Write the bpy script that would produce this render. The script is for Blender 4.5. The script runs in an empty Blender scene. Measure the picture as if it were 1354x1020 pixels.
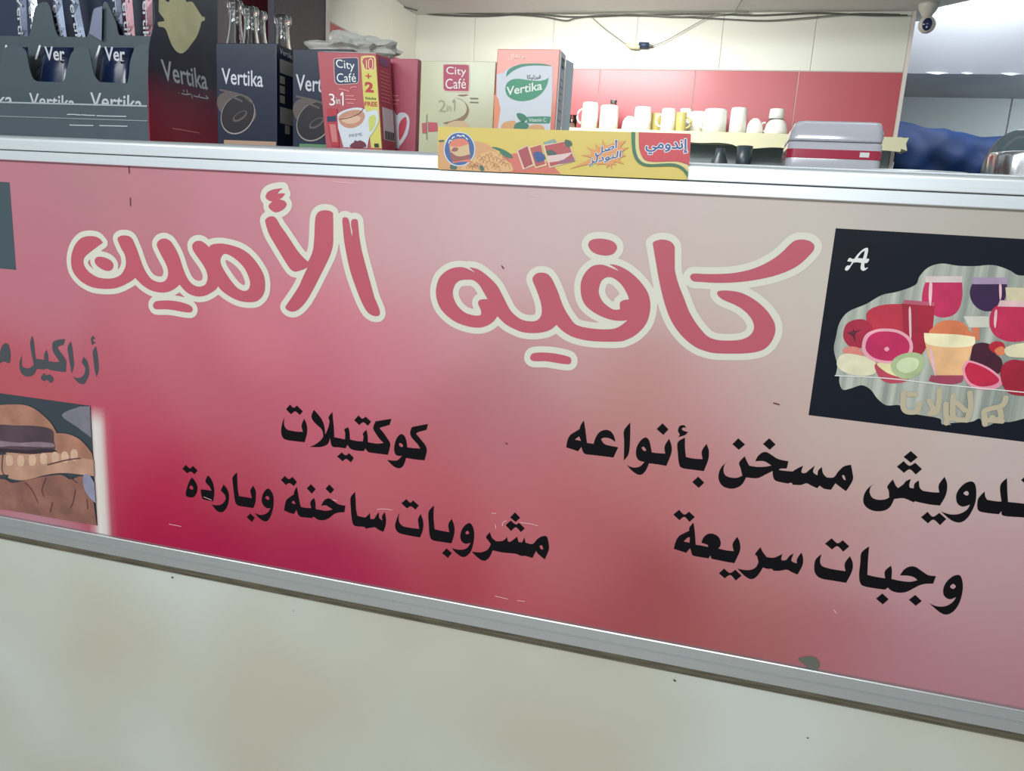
import bpy, bmesh, math, random
import numpy as np
from mathutils import Vector, Matrix
from mathutils.geometry import tessellate_polygon
random.seed(7)
SC = bpy.context.scene
COL = SC.collection

# ------------------------------------------------------------------ camera
cam_data = bpy.data.cameras.new('camera')
cam_data.sensor_fit = 'HORIZONTAL'
cam_data.sensor_width = 36.0
cam_data.lens = 27.0471
cam_data.clip_start = 0.02
camera = bpy.data.objects.new('camera', cam_data)
COL.objects.link(camera)
camera.matrix_world = Matrix(((0.9634978,-0.1109695,0.2436346,0.0),(0.2611366,0.1890366,-0.9466112,-1.035164),(0.0589891,0.9756797,0.2111145,1.016721),(0,0,0,1)))
SC.camera = camera

# ------------------------------------------------------------------ world, lights, exposure
world = bpy.data.worlds.new('world')
SC.world = world
world.use_nodes = True
bg = world.node_tree.nodes['Background']
bg.inputs[0].default_value = (0.80, 0.86, 0.88, 1)
bg.inputs[1].default_value = 0.55
SC.view_settings.view_transform = 'Standard'
SC.view_settings.look = 'None'
SC.view_settings.exposure = 0.0
SC.view_settings.gamma = 1.0
SC.view_settings.use_curve_mapping = False
SC.cycles.max_bounces = 6

def area_light(name, loc, target, size, power, color):
    d = bpy.data.lights.new(name, 'AREA')
    d.shape = 'RECTANGLE'
    d.size, d.size_y = size
    d.energy = power
    d.color = color
    o = bpy.data.objects.new(name, d)
    COL.objects.link(o)
    o.location = loc
    o.rotation_euler = (Vector(target) - Vector(loc)).to_track_quat('-Z', 'Y').to_euler()
    return o

# ceiling tubes of the customer side
area_light('front_room_tube', (-0.1, -2.9, 2.2), (-0.1, 0.0, 0.5), (1.4, 0.3), 44, (0.95, 1.0, 0.98))
area_light('front_room_tube_far', (-2.2, -2.4, 2.2), (-0.8, 0.0, 0.4), (1.2, 0.3), 20, (0.93, 1.0, 0.98))
# the shop's open front: daylight from behind the viewer, high and to the left
area_light('shop_front_daylight', (-0.85, -3.1, 2.05), (-0.5, 0.0, 1.3), (1.5, 0.8), 27, (0.93, 0.98, 1.0))
# tube on the low ceiling behind the counter, above the cups
area_light('shelf_tube', (-0.50, 1.22, 1.72), (-0.40, 1.95, 1.36), (0.6, 0.08), 10, (1.0, 0.99, 0.96))
area_light('counter_tube', (0.0, 0.55, 2.2), (0.0, 0.2, 1.0), (1.6, 0.12), 4.0, (0.90, 0.97, 1.0))
# bright lamp in the space to the right, beyond the end of the tiled wall
area_light('side_room_lamp', (0.80, 2.02, 2.02), (0.80, 2.33, 1.95), (0.5, 0.08), 17, (0.93, 0.97, 1.0))
area_light('side_room_fill', (1.5, 2.72, 1.62), (1.1, 3.15, 1.45), (0.8, 0.08), 1.3, (0.93, 0.97, 1.0))  # unseen fill added to brighten the far wall, soffit and tarp

# ------------------------------------------------------------------ helpers
def lin(c):
    c = c / 255.0
    return c / 12.92 if c <= 0.04045 else ((c + 0.055) / 1.055) ** 2.4
def rgb(c, k=1.0):
    return tuple(min(0.95, lin(v) * k) for v in c) + (1.0,)
MATS = {}
def mat(name, c, rough=0.5, metal=0.0, k=1.0, noise=0.0, nscale=20.0, coat=0.0, trans=0.0, ior=1.45, stretch=None, spec=0.5, bump=0.0):
    if name in MATS: return MATS[name]
    m = bpy.data.materials.new(name); m.use_nodes = True
    nt = m.node_tree; b = nt.nodes['Principled BSDF']
    b.inputs['Base Color'].default_value = rgb(c, k)
    b.inputs['Roughness'].default_value = rough
    b.inputs['Metallic'].default_value = metal
    b.inputs['Coat Weight'].default_value = coat
    b.inputs['Coat Roughness'].default_value = 0.12
    b.inputs['Transmission Weight'].default_value = trans
    b.inputs['IOR'].default_value = ior
    b.inputs['Specular IOR Level'].default_value = spec
    if noise > 0 or bump > 0:
        tc = nt.nodes.new('ShaderNodeTexCoord'); mp = nt.nodes.new('ShaderNodeMapping')
        if stretch: mp.inputs['Scale'].default_value = stretch
        n = nt.nodes.new('ShaderNodeTexNoise'); n.inputs['Scale'].default_value = nscale; n.inputs['Detail'].default_value = 4
        nt.links.new(tc.outputs['Object'], mp.inputs[0]); nt.links.new(mp.outputs[0], n.inputs['Vector'])
        if noise > 0:
            r = nt.nodes.new('ShaderNodeValToRGB')
            base = rgb(c, k)
            r.color_ramp.elements[0].position = 0.3; r.color_ramp.elements[1].position = 0.7
            r.color_ramp.elements[0].color = tuple(v * (1 - noise) for v in base[:3]) + (1,)
            r.color_ramp.elements[1].color = tuple(min(1, v * (1 + noise)) for v in base[:3]) + (1,)
            nt.links.new(n.outputs['Fac'], r.inputs[0]); nt.links.new(r.outputs[0], b.inputs['Base Color'])
        if bump > 0:
            bp = nt.nodes.new('ShaderNodeBump'); bp.inputs['Strength'].default_value = bump; bp.inputs['Distance'].default_value = 0.002
            nt.links.new(n.outputs['Fac'], bp.inputs['Height']); nt.links.new(bp.outputs[0], b.inputs['Normal'])
    MATS[name] = m
    return m

WL = {}
def wloc(o):
    return WL.get(o.name, Vector((0, 0, 0))) if o else Vector((0, 0, 0))
def empty(name, loc, label=None, cat=None, group=None):
    o = bpy.data.objects.new(name, None); COL.objects.link(o)
    o.empty_display_size = 0.05
    o.location = loc; WL[o.name] = Vector(loc)
    tag(o, label, cat, group)
    return o
def tag(o, label=None, cat=None, group=None, kind=None):
    if label: o['label'] = label
    if cat: o['category'] = cat
    if group: o['group'] = group
    if kind: o['kind'] = kind
    return o
def mk(name, verts, faces, m, parent=None, loc=None, smooth=False):
    """verts are world coordinates; the origin goes to loc (top level) or stays on the parent's."""
    org = wloc(parent) if parent else Vector(loc if loc else (0, 0, 0))
    me = bpy.data.meshes.new(name)
    me.from_pydata([tuple(Vector(v) - org) for v in verts], [], faces)
    me.materials.append(m)
    if smooth:
        for p in me.polygons: p.use_smooth = True
    me.update()
    o = bpy.data.objects.new(name, me); COL.objects.link(o)
    if parent: o.parent = parent
    else: o.location = org
    WL[o.name] = org
    return o
def from_bm(name, bm, m, parent=None, loc=None, smooth=False, extra=()):
    org = wloc(parent) if parent else Vector(loc if loc else (0, 0, 0))
    bmesh.ops.recalc_face_normals(bm, faces=bm.faces)
    bmesh.ops.translate(bm, verts=bm.verts, vec=-org)
    me = bpy.data.meshes.new(name); bm.to_mesh(me); bm.free()
    me.materials.append(m)
    for e in extra: me.materials.append(e)
    if smooth:
        for p in me.polygons: p.use_smooth = True
    o = bpy.data.objects.new(name, me); COL.objects.link(o)
    if parent: o.parent = parent
    else: o.location = org
    WL[o.name] = org
    return o
def add_box(bm, lo, hi, bevel=0.0, seg=2):
    x0, y0, z0 = lo; x1, y1, z1 = hi
    vs = [bm.verts.new(p) for p in ((x0,y0,z0),(x1,y0,z0),(x1,y1,z0),(x0,y1,z0),(x0,y0,z1),(x1,y0,z1),(x1,y1,z1),(x0,y1,z1))]
    fs = [bm.faces.new([vs[i] for i in f]) for f in ((0,3,2,1),(4,5,6,7),(0,1,5,4),(1,2,6,5),(2,3,7,6),(3,0,4,7))]
    if bevel > 0:
        es = list({e for f in fs for e in f.edges})
        bmesh.ops.bevel(bm, geom=es, offset=bevel, segments=seg, affect='EDGES', profile=0.5)
    return bm
def box(name, lo, hi, m, parent=None, bevel=0.0, loc=None, smooth=False):
    return from_bm(name, add_box(bmesh.new(), lo, hi, bevel), m, parent, loc, smooth)
def prism_y(name, pts, y0, y1, m, parent=None, loc=None):
    """pts: (x,z) outline, extruded from y0 to y1"""
    n = len(pts)
    tri = tessellate_polygon([[Vector((p[0], p[1], 0)) for p in pts]])
    v = [(p[0], y0, p[1]) for p in pts] + [(p[0], y1, p[1]) for p in pts]
    f = [tuple(t) for t in tri] + [tuple(i + n for i in reversed(t)) for t in tri]
    f += [(i, i + n, (i + 1) % n + n, (i + 1) % n) for i in range(n)]
    return mk(name, v, f, m, parent, loc)
def prism_x(name, pts, x0, x1, m, parent=None, loc=None):
    n = len(pts)
    tri = tessellate_polygon([[Vector((p[0], p[1], 0)) for p in pts]])
    v = [(x0, p[0], p[1]) for p in pts] + [(x1, p[0], p[1]) for p in pts]
    f = [tuple(t) for t in tri] + [tuple(i + n for i in reversed(t)) for t in tri]
    f += [(i, i + n, (i + 1) % n + n, (i + 1) % n) for i in range(n)]
    return mk(name, v, f, m, parent, loc)
def hexa(name, b, t, m, parent=None, loc=None, bevel=0.0):
    """b, t: four bottom and four top corners"""
    bm = bmesh.new(); vs = [bm.verts.new(p) for p in list(b) + list(t)]
    for f in ((0,3,2,1),(4,5,6,7),(0,1,5,4),(1,2,6,5),(2,3,7,6),(3,0,4,7)): bm.faces.new([vs[i] for i in f])
    if bevel: bmesh.ops.bevel(bm, geom=list(bm.edges), offset=bevel, segments=1, affect='EDGES')
    return from_bm(name, bm, m, parent, loc)
def add_lathe(bm, prof, c, seg=28):
    rings = []
    for r, z in prof:
        rings.append([bm.verts.new((c[0] + r * math.cos(2*math.pi*i/seg), c[1] + r * math.sin(2*math.pi*i/seg), c[2] + z)) for i in range(seg)] if r > 1e-6 else [bm.verts.new((c[0], c[1], c[2] + z))])
    for a, b in zip(rings, rings[1:]):
        for i in range(seg):
            j = (i + 1) % seg
            if len(a) == 1 and len(b) == 1: continue
            if len(a) == 1: bm.faces.new((a[0], b[j], b[i]))
            elif len(b) == 1: bm.faces.new((a[i], a[j], b[0]))
            else: bm.faces.new((a[i], a[j], b[j], b[i]))
    return bm
def add_tube(bm, pts, r, seg=8, closed=False):
    pts = [Vector(p) for p in pts]; n = len(pts); rings = []
    up = Vector((0, 0, 1))
    for i, p in enumerate(pts):
        a = pts[i-1] if (i > 0 or closed) else p; b = pts[(i+1) % n] if (i < n-1 or closed) else p
        d = (b - a).normalized()
        s = d.cross(up)
        if s.length < 1e-3: s = d.cross(Vector((1, 0, 0)))
        s.normalize(); t = s.cross(d)
        rr = r[i] if isinstance(r, (list, tuple)) else r
        rings.append([bm.verts.new(p + s * rr * math.cos(2*math.pi*k/seg) + t * rr * math.sin(2*math.pi*k/seg)) for k in range(seg)])
    m = n if closed else n - 1
    for i in range(m):
        A, B = rings[i], rings[(i+1) % n]
        for k in range(seg): bm.faces.new((A[k], A[(k+1) % seg], B[(k+1) % seg], B[k]))
    if not closed:
        bm.faces.new(rings[0][::-1]); bm.faces.new(rings[-1])
    return bm
def smooth_path(pts, sub=6):
    pts = [Vector(p) for p in pts]; out = []
    for i in range(len(pts) - 1):
        p0 = pts[max(i-1, 0)]; p1 = pts[i]; p2 = pts[i+1]; p3 = pts[min(i+2, len(pts)-1)]
        for k in range(sub):
            t = k / sub
            out.append(0.5 * ((2*p1) + (p2-p0)*t + (2*p0-5*p1+4*p2-p3)*t*t + (3*p1-p0-3*p2+p3)*t*t*t))
    out.append(pts[-1])
    return out

# ---- flat print: outlines are stored in tenths of a millimetre on the printed face
def parse(s, sub=4):
    """-> list of shapes, each a list of smoothed loops [(a,b)...]; '!' marks a sharp corner"""
    shapes = []
    for sh in s.split(';'):
        loops = []
        for lp in sh.split('|'):
            P = []
            for t in lp.split():
                c = t.endswith('!'); a, b = t.rstrip('!').split(',')
                P.append((float(a) / 10000, float(b) / 10000, c))
            n = len(P); out = []
            for i in range(n):
                p0, p1, p2, p3 = P[i-1], P[i], P[(i+1) % n], P[(i+2) % n]
                if p1[2]: p0 = p1
                if p2[2]: p3 = p2
                if p1[2] and p2[2]:
                    out.append((p1[0], p1[1])); continue
                for k in range(sub):
                    t = k / sub
                    q = [0.5 * (2*p1[j] + (p2[j]-p0[j])*t + (2*p0[j]-5*p1[j]+4*p2[j]-p3[j])*t*t + (3*p1[j]-p0[j]-3*p2[j]+p3[j])*t**3) for j in (0, 1)]
                    out.append((q[0], q[1]))
            if out: loops.append(out)
        if loops: shapes.append(loops)
    return shapes
def to3(a, b, plane, d):
    return (a, d, b) if plane == 'y' else (d, a, b)
def decal(name, s, d, m, parent, plane='y', sub=4):
    V, F = [], []
    for loops in parse(s, sub):
        base = len(V)
        tri = tessellate_polygon([[Vector((p[0], p[1], 0)) for p in l] for l in loops])
        for l in loops: V += [to3(p[0], p[1], plane, d) for p in l]
        F += [tuple(i + base for i in t) for t in tri]
    return mk(name, V, F, m, parent)
def thick(name, loops, lines, r, cell, d, m, parent, plane='y'):
    """union of filled closed loops and open lines, grown by r: a clean single-layer sheet"""
    allp = np.array([p for l in loops for p in l] + [p for l in lines for p in l])
    lo = allp.min(0) - r * 2 - cell; hi = allp.max(0) + r * 2 + cell
    nx = int((hi[0]-lo[0]) / cell) + 2; ny = int((hi[1]-lo[1]) / cell) + 2
    gx = lo[0] + np.arange(nx) * cell; gy = lo[1] + np.arange(ny) * cell
    D = np.full((nx, ny), 9.0); IN = np.zeros((nx, ny), bool)
    def seg(a, b):
        x0 = min(a[0], b[0]) - 1.6*r; x1 = max(a[0], b[0]) + 1.6*r; y0 = min(a[1], b[1]) - 1.6*r; y1 = max(a[1], b[1]) + 1.6*r
        i0 = max(0, int((x0-lo[0])/cell)); i1 = min(nx, int((x1-lo[0])/cell)+2); j0 = max(0, int((y0-lo[1])/cell)); j1 = min(ny, int((y1-lo[1])/cell)+2)
        X = gx[i0:i1, None]; Y = gy[None, j0:j1]
        dx, dy = b[0]-a[0], b[1]-a[1]; L = dx*dx + dy*dy + 1e-14
        t = np.clip(((X-a[0])*dx + (Y-a[1])*dy) / L, 0, 1)
        dd = np.sqrt((X-a[0]-t*dx)**2 + (Y-a[1]-t*dy)**2)
        D[i0:i1, j0:j1] = np.minimum(D[i0:i1, j0:j1], dd)
    for l in lines:
        for a, b in zip(l, l[1:]): seg(a, b)
    for l in loops:
        ins = np.zeros((nx, ny), bool)
        for a, b in zip(l, l[1:] + l[:1]):
            seg(a, b)
            if a[1] != b[1]:
                yy = (gy >= min(a[1], b[1])) & (gy < max(a[1], b[1]))
                xi = a[0] + (gy - a[1]) * (b[0]-a[0]) / (b[1]-a[1])
                ins ^= yy[None, :] & (gx[:, None] < xi[None, :])
        IN ^= ins
    S = np.where(IN, -1.0, D - r)
    V, F = [], []
    def vert(x, y): V.append(to3(x, y, plane, d)); return len(V) - 1
    for j in range(ny - 1):
        run = None
        for i in range(nx):
            c = [S[i, j], S[i+1, j], S[i+1, j+1], S[i, j+1]] if i < nx - 1 else [1, 1, 1, 1]
            full = all(v < 0 for v in c)
            if full and run is None: run = i
            if not full and run is not None:
                F.append((vert(gx[run], gy[j]), vert(gx[i], gy[j]), vert(gx[i], gy[j+1]), vert(gx[run], gy[j+1]))); run = None
            if not full and any(v < 0 for v in c):
                P = [(gx[i], gy[j]), (gx[i+1], gy[j]), (gx[i+1], gy[j+1]), (gx[i], gy[j+1])]; poly = []
                for k in range(4):
                    a, b = c[k], c[(k+1) % 4]; p, q = P[k], P[(k+1) % 4]
                    a_, b_ = max(a, -r), max(b, -r)
                    if a < 0: poly.append(p)
                    if (a < 0) != (b < 0):
                        t = a_ / (a_ - b_); poly.append((p[0] + t*(q[0]-p[0]), p[1] + t*(q[1]-p[1])))
                if len(poly) > 2: F.append(tuple(vert(*p) for p in poly))
    return mk(name, V, F, m, parent)
def plines(s, sub=5):
    """open smoothed lines"""
    out = []
    for ln in s.split(';'):
        P = [Vector((float(t.split(',')[0])/10000, float(t.split(',')[1])/10000, 0)) for t in ln.replace('!', '').split()]
        if len(P) > 1: out.append([(p.x, p.y) for p in smooth_path(P, sub)])
        elif P: out.append([(P[0].x, P[0].y), (P[0].x + 1e-5, P[0].y)])
    return out
def word(name, txt, o, u, v, d, m, parent, plane='y', bold=0.0):
    """lettering: the text's box is mapped to origin o, width vector u, height vector v (2-d, on the face)"""
    cu = bpy.data.curves.new('lettering', 'FONT'); cu.body = txt; cu.offset = bold; cu.resolution_u = 3
    ob = bpy.data.objects.new('lettering', cu); COL.objects.link(ob)
    bpy.context.view_layer.update()
    me = bpy.data.meshes.new_from_object(ob.evaluated_get(bpy.context.evaluated_depsgraph_get()))
    V = [tuple(w.co) for w in me.vertices]; F = [tuple(p.vertices) for p in me.polygons]
    bpy.data.objects.remove(ob); bpy.data.curves.remove(cu); bpy.data.meshes.remove(me)
    x0 = min(p[0] for p in V); x1 = max(p[0] for p in V); y0 = min(p[1] for p in V); y1 = max(p[1] for p in V)
    W = []
    for p in V:
        a = (p[0]-x0) / (x1-x0); b = (p[1]-y0) / (y1-y0)
        W.append(to3(o[0] + a*u[0] + b*v[0], o[1] + a*u[1] + b*v[1], plane, d))
    return mk(name, W, F, m, parent)
def word4(name, txt, bl, br, tl, d, m, parent, plane='y', bold=0.0):
    return word(name, txt, bl, (br[0]-bl[0], br[1]-bl[1]), (tl[0]-bl[0], tl[1]-bl[1]), d, m, parent, plane, bold)
def heavy_word(name, txt, bl, br, tl, d, m, m_out, parent, r_in, r_out):
    """bold lettering with a clean even outline"""
    o = word4(name, txt, bl, br, tl, d - .0002, m, parent)
    me = o.data; org = WL[o.name]; cnt = {}
    for p in me.polygons:
        for k in p.edge_keys: cnt[k] = cnt.get(k, 0) + 1
    V = [v.co + org for v in me.vertices]
    lines = [[(V[a].x, V[a].z), (V[b_].x, V[b_].z)] for (a, b_), c in cnt.items() if c == 1]
    thick(name, [], lines, r_in, r_in * .6, d - .00015, m, parent)
    thick(name.replace('lettering', 'outline'), [], lines, r_out, .0003, d, m_out, parent)
def quad(name, a, b, c, e, d, m, parent, plane='y'):
    return mk(name, [to3(p[0], p[1], plane, d) for p in (a, b, c, e)], [(0, 1, 2, 3)], m, parent)

K = 1.12   # print colours were read off a surface lit to about two thirds of white

# ------------------------------------------------------------------ the setting
m_floor = mat('floor_tile', (188, 184, 176), 0.5, noise=0.08, nscale=3)
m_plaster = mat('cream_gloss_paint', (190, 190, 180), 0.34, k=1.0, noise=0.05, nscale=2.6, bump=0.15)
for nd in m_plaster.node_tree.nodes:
    if nd.type == 'VALTORGB':   # soft shadow patches painted into the wall colour
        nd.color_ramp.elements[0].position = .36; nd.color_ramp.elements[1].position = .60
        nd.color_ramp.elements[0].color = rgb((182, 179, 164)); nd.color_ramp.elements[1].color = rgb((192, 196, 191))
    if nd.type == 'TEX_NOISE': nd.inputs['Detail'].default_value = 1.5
m_tilec = mat('cream_wall_tile', (205, 206, 194), 0.2, noise=0.02, nscale=3)
m_tiler = mat('red_wall_tile', (168, 70, 78), 0.30, noise=0.03, nscale=3)
m_grout = mat('grey_grout', (176, 166, 160), 0.8)
m_ceil = mat('ceiling_board', (214, 216, 212), 0.6, noise=0.03, nscale=2)
m_grey = mat('grey_painted_wall', (205, 216, 218), 0.6, noise=0.04, nscale=2)
m_alu = mat('brushed_aluminium', (226, 232, 238), 0.34, 0.65, noise=0.06, nscale=30, stretch=(0.3, 8, 60))
m_alud = mat('satin_aluminium', (186, 190, 192), 0.38, 0.75, noise=0.05, nscale=30, stretch=(0.3, 8, 60))
m_dark = mat('dark_gap', (46, 42, 36), 0.8)
m_black = mat('black_print', (8, 6, 12), 0.5, spec=.15)
m_white = mat('white_print', (226, 226, 226), .4, k=.95)

FZ = -0.30
tag(box('ceiling', (-4, -4, 2.80), (3, 1.15, 2.86), mat('front_ceiling_board', (150, 150, 146), .7)), kind='structure')
tag(box('floor', (-4, -4, FZ - 0.05), (3, 4.2, FZ), m_floor), kind='structure')
# back wall with its tiles
WY = 2.0
wall_back = tag(box('wall_back', (-1.30, WY - .0068, FZ), (0.5284 , WY + 0.12, 2.3), m_grout), kind='structure')
def tile(x0, x1, z0, z1, m, n='tile'):
    return box(n, (x0, WY - 0.008, z0), (x1, WY + 0.002, z1), m, wall_back, bevel=0.0012)
ZBAND = 1.583
xs = [-1.262, -1.013, -0.701, -0.389, -0.084, 0.227, 0.527]
for a, b in zip(xs, xs[1:]): tile(a + .0012, b - .0012, ZBAND + 0.0015, 1.80, m_tilec)
xr = [-1.262, -0.862, -0.512, -0.163, 0.190, 0.527]
for a, b in zip(xr, xr[1:]): tile(a + .0012, b - .0012, 1.352, ZBAND - 0.0015, m_tiler)
m_tileg = mat('slate_wall_tile', (136, 148, 150), 0.25, noise=0.05, nscale=4)
for a, b in zip(xr, xr[1:]): tile(a + .0012, b - .0012, 1.05, 1.349, m_tileg)
m_trimw = mat('white_edge_trim', (205, 196, 190), 0.4)
tag(box('trim_1', (0.527, WY - 0.012, FZ), (0.539, WY + 0.12, 1.80), m_trimw), kind='structure')
# left wall
LX = -1.263
wall_left = tag(box('wall_left', (LX - 0.12, 1.2, FZ), (LX + .0068, WY + 0.12, 2.3), m_grout), kind='structure')
def tile_l(y0, y1, z0, z1, m):
    return box('tile', (LX - 0.002, y0, z0), (LX + 0.008, y1, z1), m, wall_left, bevel=0.0012)
ys = [1.202, 1.46, 1.76, 1.99]
for a, b in zip(ys, ys[1:]): tile_l(a + .0012, b - .0012, ZBAND + .0015, 1.80, m_tilec)
for a, b in zip(ys, ys[1:]): tile_l(a + .0012, b - .0012, 1.352, ZBAND - .0015, m_tiler)
for a, b in zip(ys, ys[1:]): tile_l(a + .0012, b - .0012, 1.05, 1.349, m_tileg)
# low ceiling behind the counter: its right edge runs obliquely to the viewer
CZ = 1.775
cx = [(-2.6, 1.15), (0.90, 1.15), (0.669, 1.863), (0.592, 1.947), (0.60, WY + 0.12), (-2.6, WY + 0.12)]
tri = tessellate_polygon([[Vector((p[0], p[1], 0)) for p in cx]])
n = len(cx)
ceiling = tag(mk('ceiling', [(p[0], p[1], CZ) for p in cx] + [(p[0], p[1], CZ + 0.10) for p in cx],
   [tuple(t) for t in tri] + [tuple(i + n for i in t) for t in tri] + [(i, (i+1) % n, (i+1) % n + n, i + n) for i in range(n)], m_ceil), kind='structure')
# the space beyond the end of the tiled wall: lit sloping fascia, its dark underside, far wall
FY = 3.0
zf = 1.6926
zw = zf
m_slope = mat('white_slope_board', (176, 180, 186), 0.6)
box_s = mk('ceiling_slope', [(0.3, 2.6, zf), (2.6, 2.6, zf), (2.6, 1.9, zf + 0.62), (0.3, 1.9, zf + 0.62), (0.3, 2.66, zf), (2.6, 2.66, zf), (2.6, 1.96, zf + 0.66), (0.3, 1.96, zf + 0.66)],
   [(0,1,2,3), (4,7,6,5), (0,4,5,1), (3,2,6,7), (0,3,7,4), (1,5,6,2)], m_slope)
box_s.name = 'trim_2'; tag(box_s, kind='structure')
for x_, w_, d_ in ((0.71, .09, .005), (0.84, .05, .003), (0.98, .08, .006), (1.09, .02, .005), (1.16, .05, .004)):
    pts_ = [(x_, zf + .003), (x_ + w_*.3, zf - d_*.5), (x_ + w_*.55, zf - d_), (x_ + w_*.8, zf - d_*.3), (x_ + w_, zf + .002), (x_ + w_*.5, zf + .006)]
    prism_y('peeling_paint', pts_, 2.590, 2.592, mat('white_flake', (150, 152, 156), .5), box_s)
tag(box('trim_3', (0.3, 2.661, zf), (2.6, FY + .6, zf + 0.05), mat('dark_soffit', (168, 176, 180), 0.7, noise=0.08, nscale=4)), kind='structure')
tag(box('wall_right_rear', (0.3, FY + .17, FZ), (2.6, FY + 0.29, 2.4), m_grout), kind='structure')
wr = bpy.data.objects['wall_right_rear']
for a, b in ((0.32, 1.2078), (1.2078, 1.75), (1.75, 2.3)):
    box('tile', (a + .003, FY + .162, 0.9), (b - .003, FY + .172, 1.9), m_grey, wr, bevel=0.0015)
tag(box('wall_right', (2.6, 0.5, FZ), (2.7, FY + 0.3, 2.4), m_grey), kind='structure')

# ------------------------------------------------------------------ counter
SX0, SX1 = -2.15, 1.05
counter = empty('service_counter', (-0.55, 0.3, FZ), 'long cafe counter with a glossy cream front below the pink sign', 'counter')
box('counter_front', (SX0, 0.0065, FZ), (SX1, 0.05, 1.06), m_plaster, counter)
box('countertop', (SX0, 0.0185, 1.0602), (SX1, 0.66, 1.085), mat('grey_countertop', (150, 152, 150), 0.3, noise=0.05), counter, bevel=0.002)
box('counter_back', (SX0, 0.62, FZ), (SX1, 0.64, 1.06), m_grey, counter)
# paint chips and specks low on the front
for px, pz, r in ((-0.8513,0.3784,0.0022),(0.0028,0.3751,0.002),(0.2579,0.3893,0.002),(-0.6178,0.3621,0.001),(0.1925,0.3279,0.0012)):
    V = []
    for i in range(9):
        a = 2*math.pi*i/9; rr = r * random.uniform(.6, 1.2)
        V.append((px + rr*math.cos(a)*1.2, 0.0055, pz + rr*math.sin(a)))
    mk('paint_chip', V, [tuple(range(9))], mat('brown_speck', (80, 50, 40), 0.8), counter)

# ------------------------------------------------------------------ sign board on the counter front
sign = empty('cafe_sign', (-0.55, 0.0, 0.40), 'long pink and crimson Arabic cafe sign in an aluminium frame on the counter front', 'sign')
ZT, ZB = 1.0615, 0.4395
# printed panel: pink-to-crimson print, with reflected glow painted into its upper colours
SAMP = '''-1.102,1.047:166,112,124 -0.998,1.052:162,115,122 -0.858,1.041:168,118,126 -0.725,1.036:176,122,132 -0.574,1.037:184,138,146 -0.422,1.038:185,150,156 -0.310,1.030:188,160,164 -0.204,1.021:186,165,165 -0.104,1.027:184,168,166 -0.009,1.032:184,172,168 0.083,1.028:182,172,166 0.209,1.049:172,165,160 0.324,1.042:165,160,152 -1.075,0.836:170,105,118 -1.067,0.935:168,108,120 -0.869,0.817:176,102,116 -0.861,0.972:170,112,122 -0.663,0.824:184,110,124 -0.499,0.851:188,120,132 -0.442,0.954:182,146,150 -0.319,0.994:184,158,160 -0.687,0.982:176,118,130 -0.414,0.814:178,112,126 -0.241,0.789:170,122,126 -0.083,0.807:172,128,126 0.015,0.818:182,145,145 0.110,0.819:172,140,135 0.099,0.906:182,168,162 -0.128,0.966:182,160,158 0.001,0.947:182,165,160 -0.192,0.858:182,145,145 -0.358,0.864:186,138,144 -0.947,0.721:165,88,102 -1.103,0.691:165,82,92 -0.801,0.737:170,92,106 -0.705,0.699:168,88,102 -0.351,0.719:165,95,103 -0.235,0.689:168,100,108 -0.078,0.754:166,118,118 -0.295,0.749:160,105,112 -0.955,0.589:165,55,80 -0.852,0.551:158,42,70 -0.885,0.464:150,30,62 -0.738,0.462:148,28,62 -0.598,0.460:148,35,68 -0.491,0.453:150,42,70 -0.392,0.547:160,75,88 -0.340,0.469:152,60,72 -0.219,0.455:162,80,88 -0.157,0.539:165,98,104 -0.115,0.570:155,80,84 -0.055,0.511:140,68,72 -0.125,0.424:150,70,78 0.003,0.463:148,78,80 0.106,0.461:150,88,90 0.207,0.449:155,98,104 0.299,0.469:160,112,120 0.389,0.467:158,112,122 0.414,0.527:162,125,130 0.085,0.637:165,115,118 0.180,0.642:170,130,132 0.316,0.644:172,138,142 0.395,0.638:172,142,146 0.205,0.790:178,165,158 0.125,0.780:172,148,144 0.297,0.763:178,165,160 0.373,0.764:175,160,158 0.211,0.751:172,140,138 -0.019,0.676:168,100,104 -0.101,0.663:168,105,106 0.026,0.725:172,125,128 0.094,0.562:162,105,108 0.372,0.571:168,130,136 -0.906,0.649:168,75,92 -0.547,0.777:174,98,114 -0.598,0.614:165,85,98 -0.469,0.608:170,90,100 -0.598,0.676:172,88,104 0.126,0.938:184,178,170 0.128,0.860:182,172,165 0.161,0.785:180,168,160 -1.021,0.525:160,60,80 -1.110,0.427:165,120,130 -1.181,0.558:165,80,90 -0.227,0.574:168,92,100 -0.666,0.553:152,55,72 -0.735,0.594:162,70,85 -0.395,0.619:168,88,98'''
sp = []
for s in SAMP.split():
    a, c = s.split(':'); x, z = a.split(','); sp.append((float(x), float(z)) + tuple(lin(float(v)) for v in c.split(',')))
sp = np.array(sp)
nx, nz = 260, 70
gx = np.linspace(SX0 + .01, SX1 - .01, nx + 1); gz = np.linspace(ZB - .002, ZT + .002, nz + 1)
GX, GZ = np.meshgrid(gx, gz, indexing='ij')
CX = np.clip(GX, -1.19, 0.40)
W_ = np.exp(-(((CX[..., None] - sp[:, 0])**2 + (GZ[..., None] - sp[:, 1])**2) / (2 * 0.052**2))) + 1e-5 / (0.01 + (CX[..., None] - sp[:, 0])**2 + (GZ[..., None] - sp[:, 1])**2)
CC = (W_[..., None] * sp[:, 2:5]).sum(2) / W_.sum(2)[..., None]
lum = CC.mean(2, keepdims=True); CC = np.clip(lum + (CC - lum) * 1.07, 0.002, 1)
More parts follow.
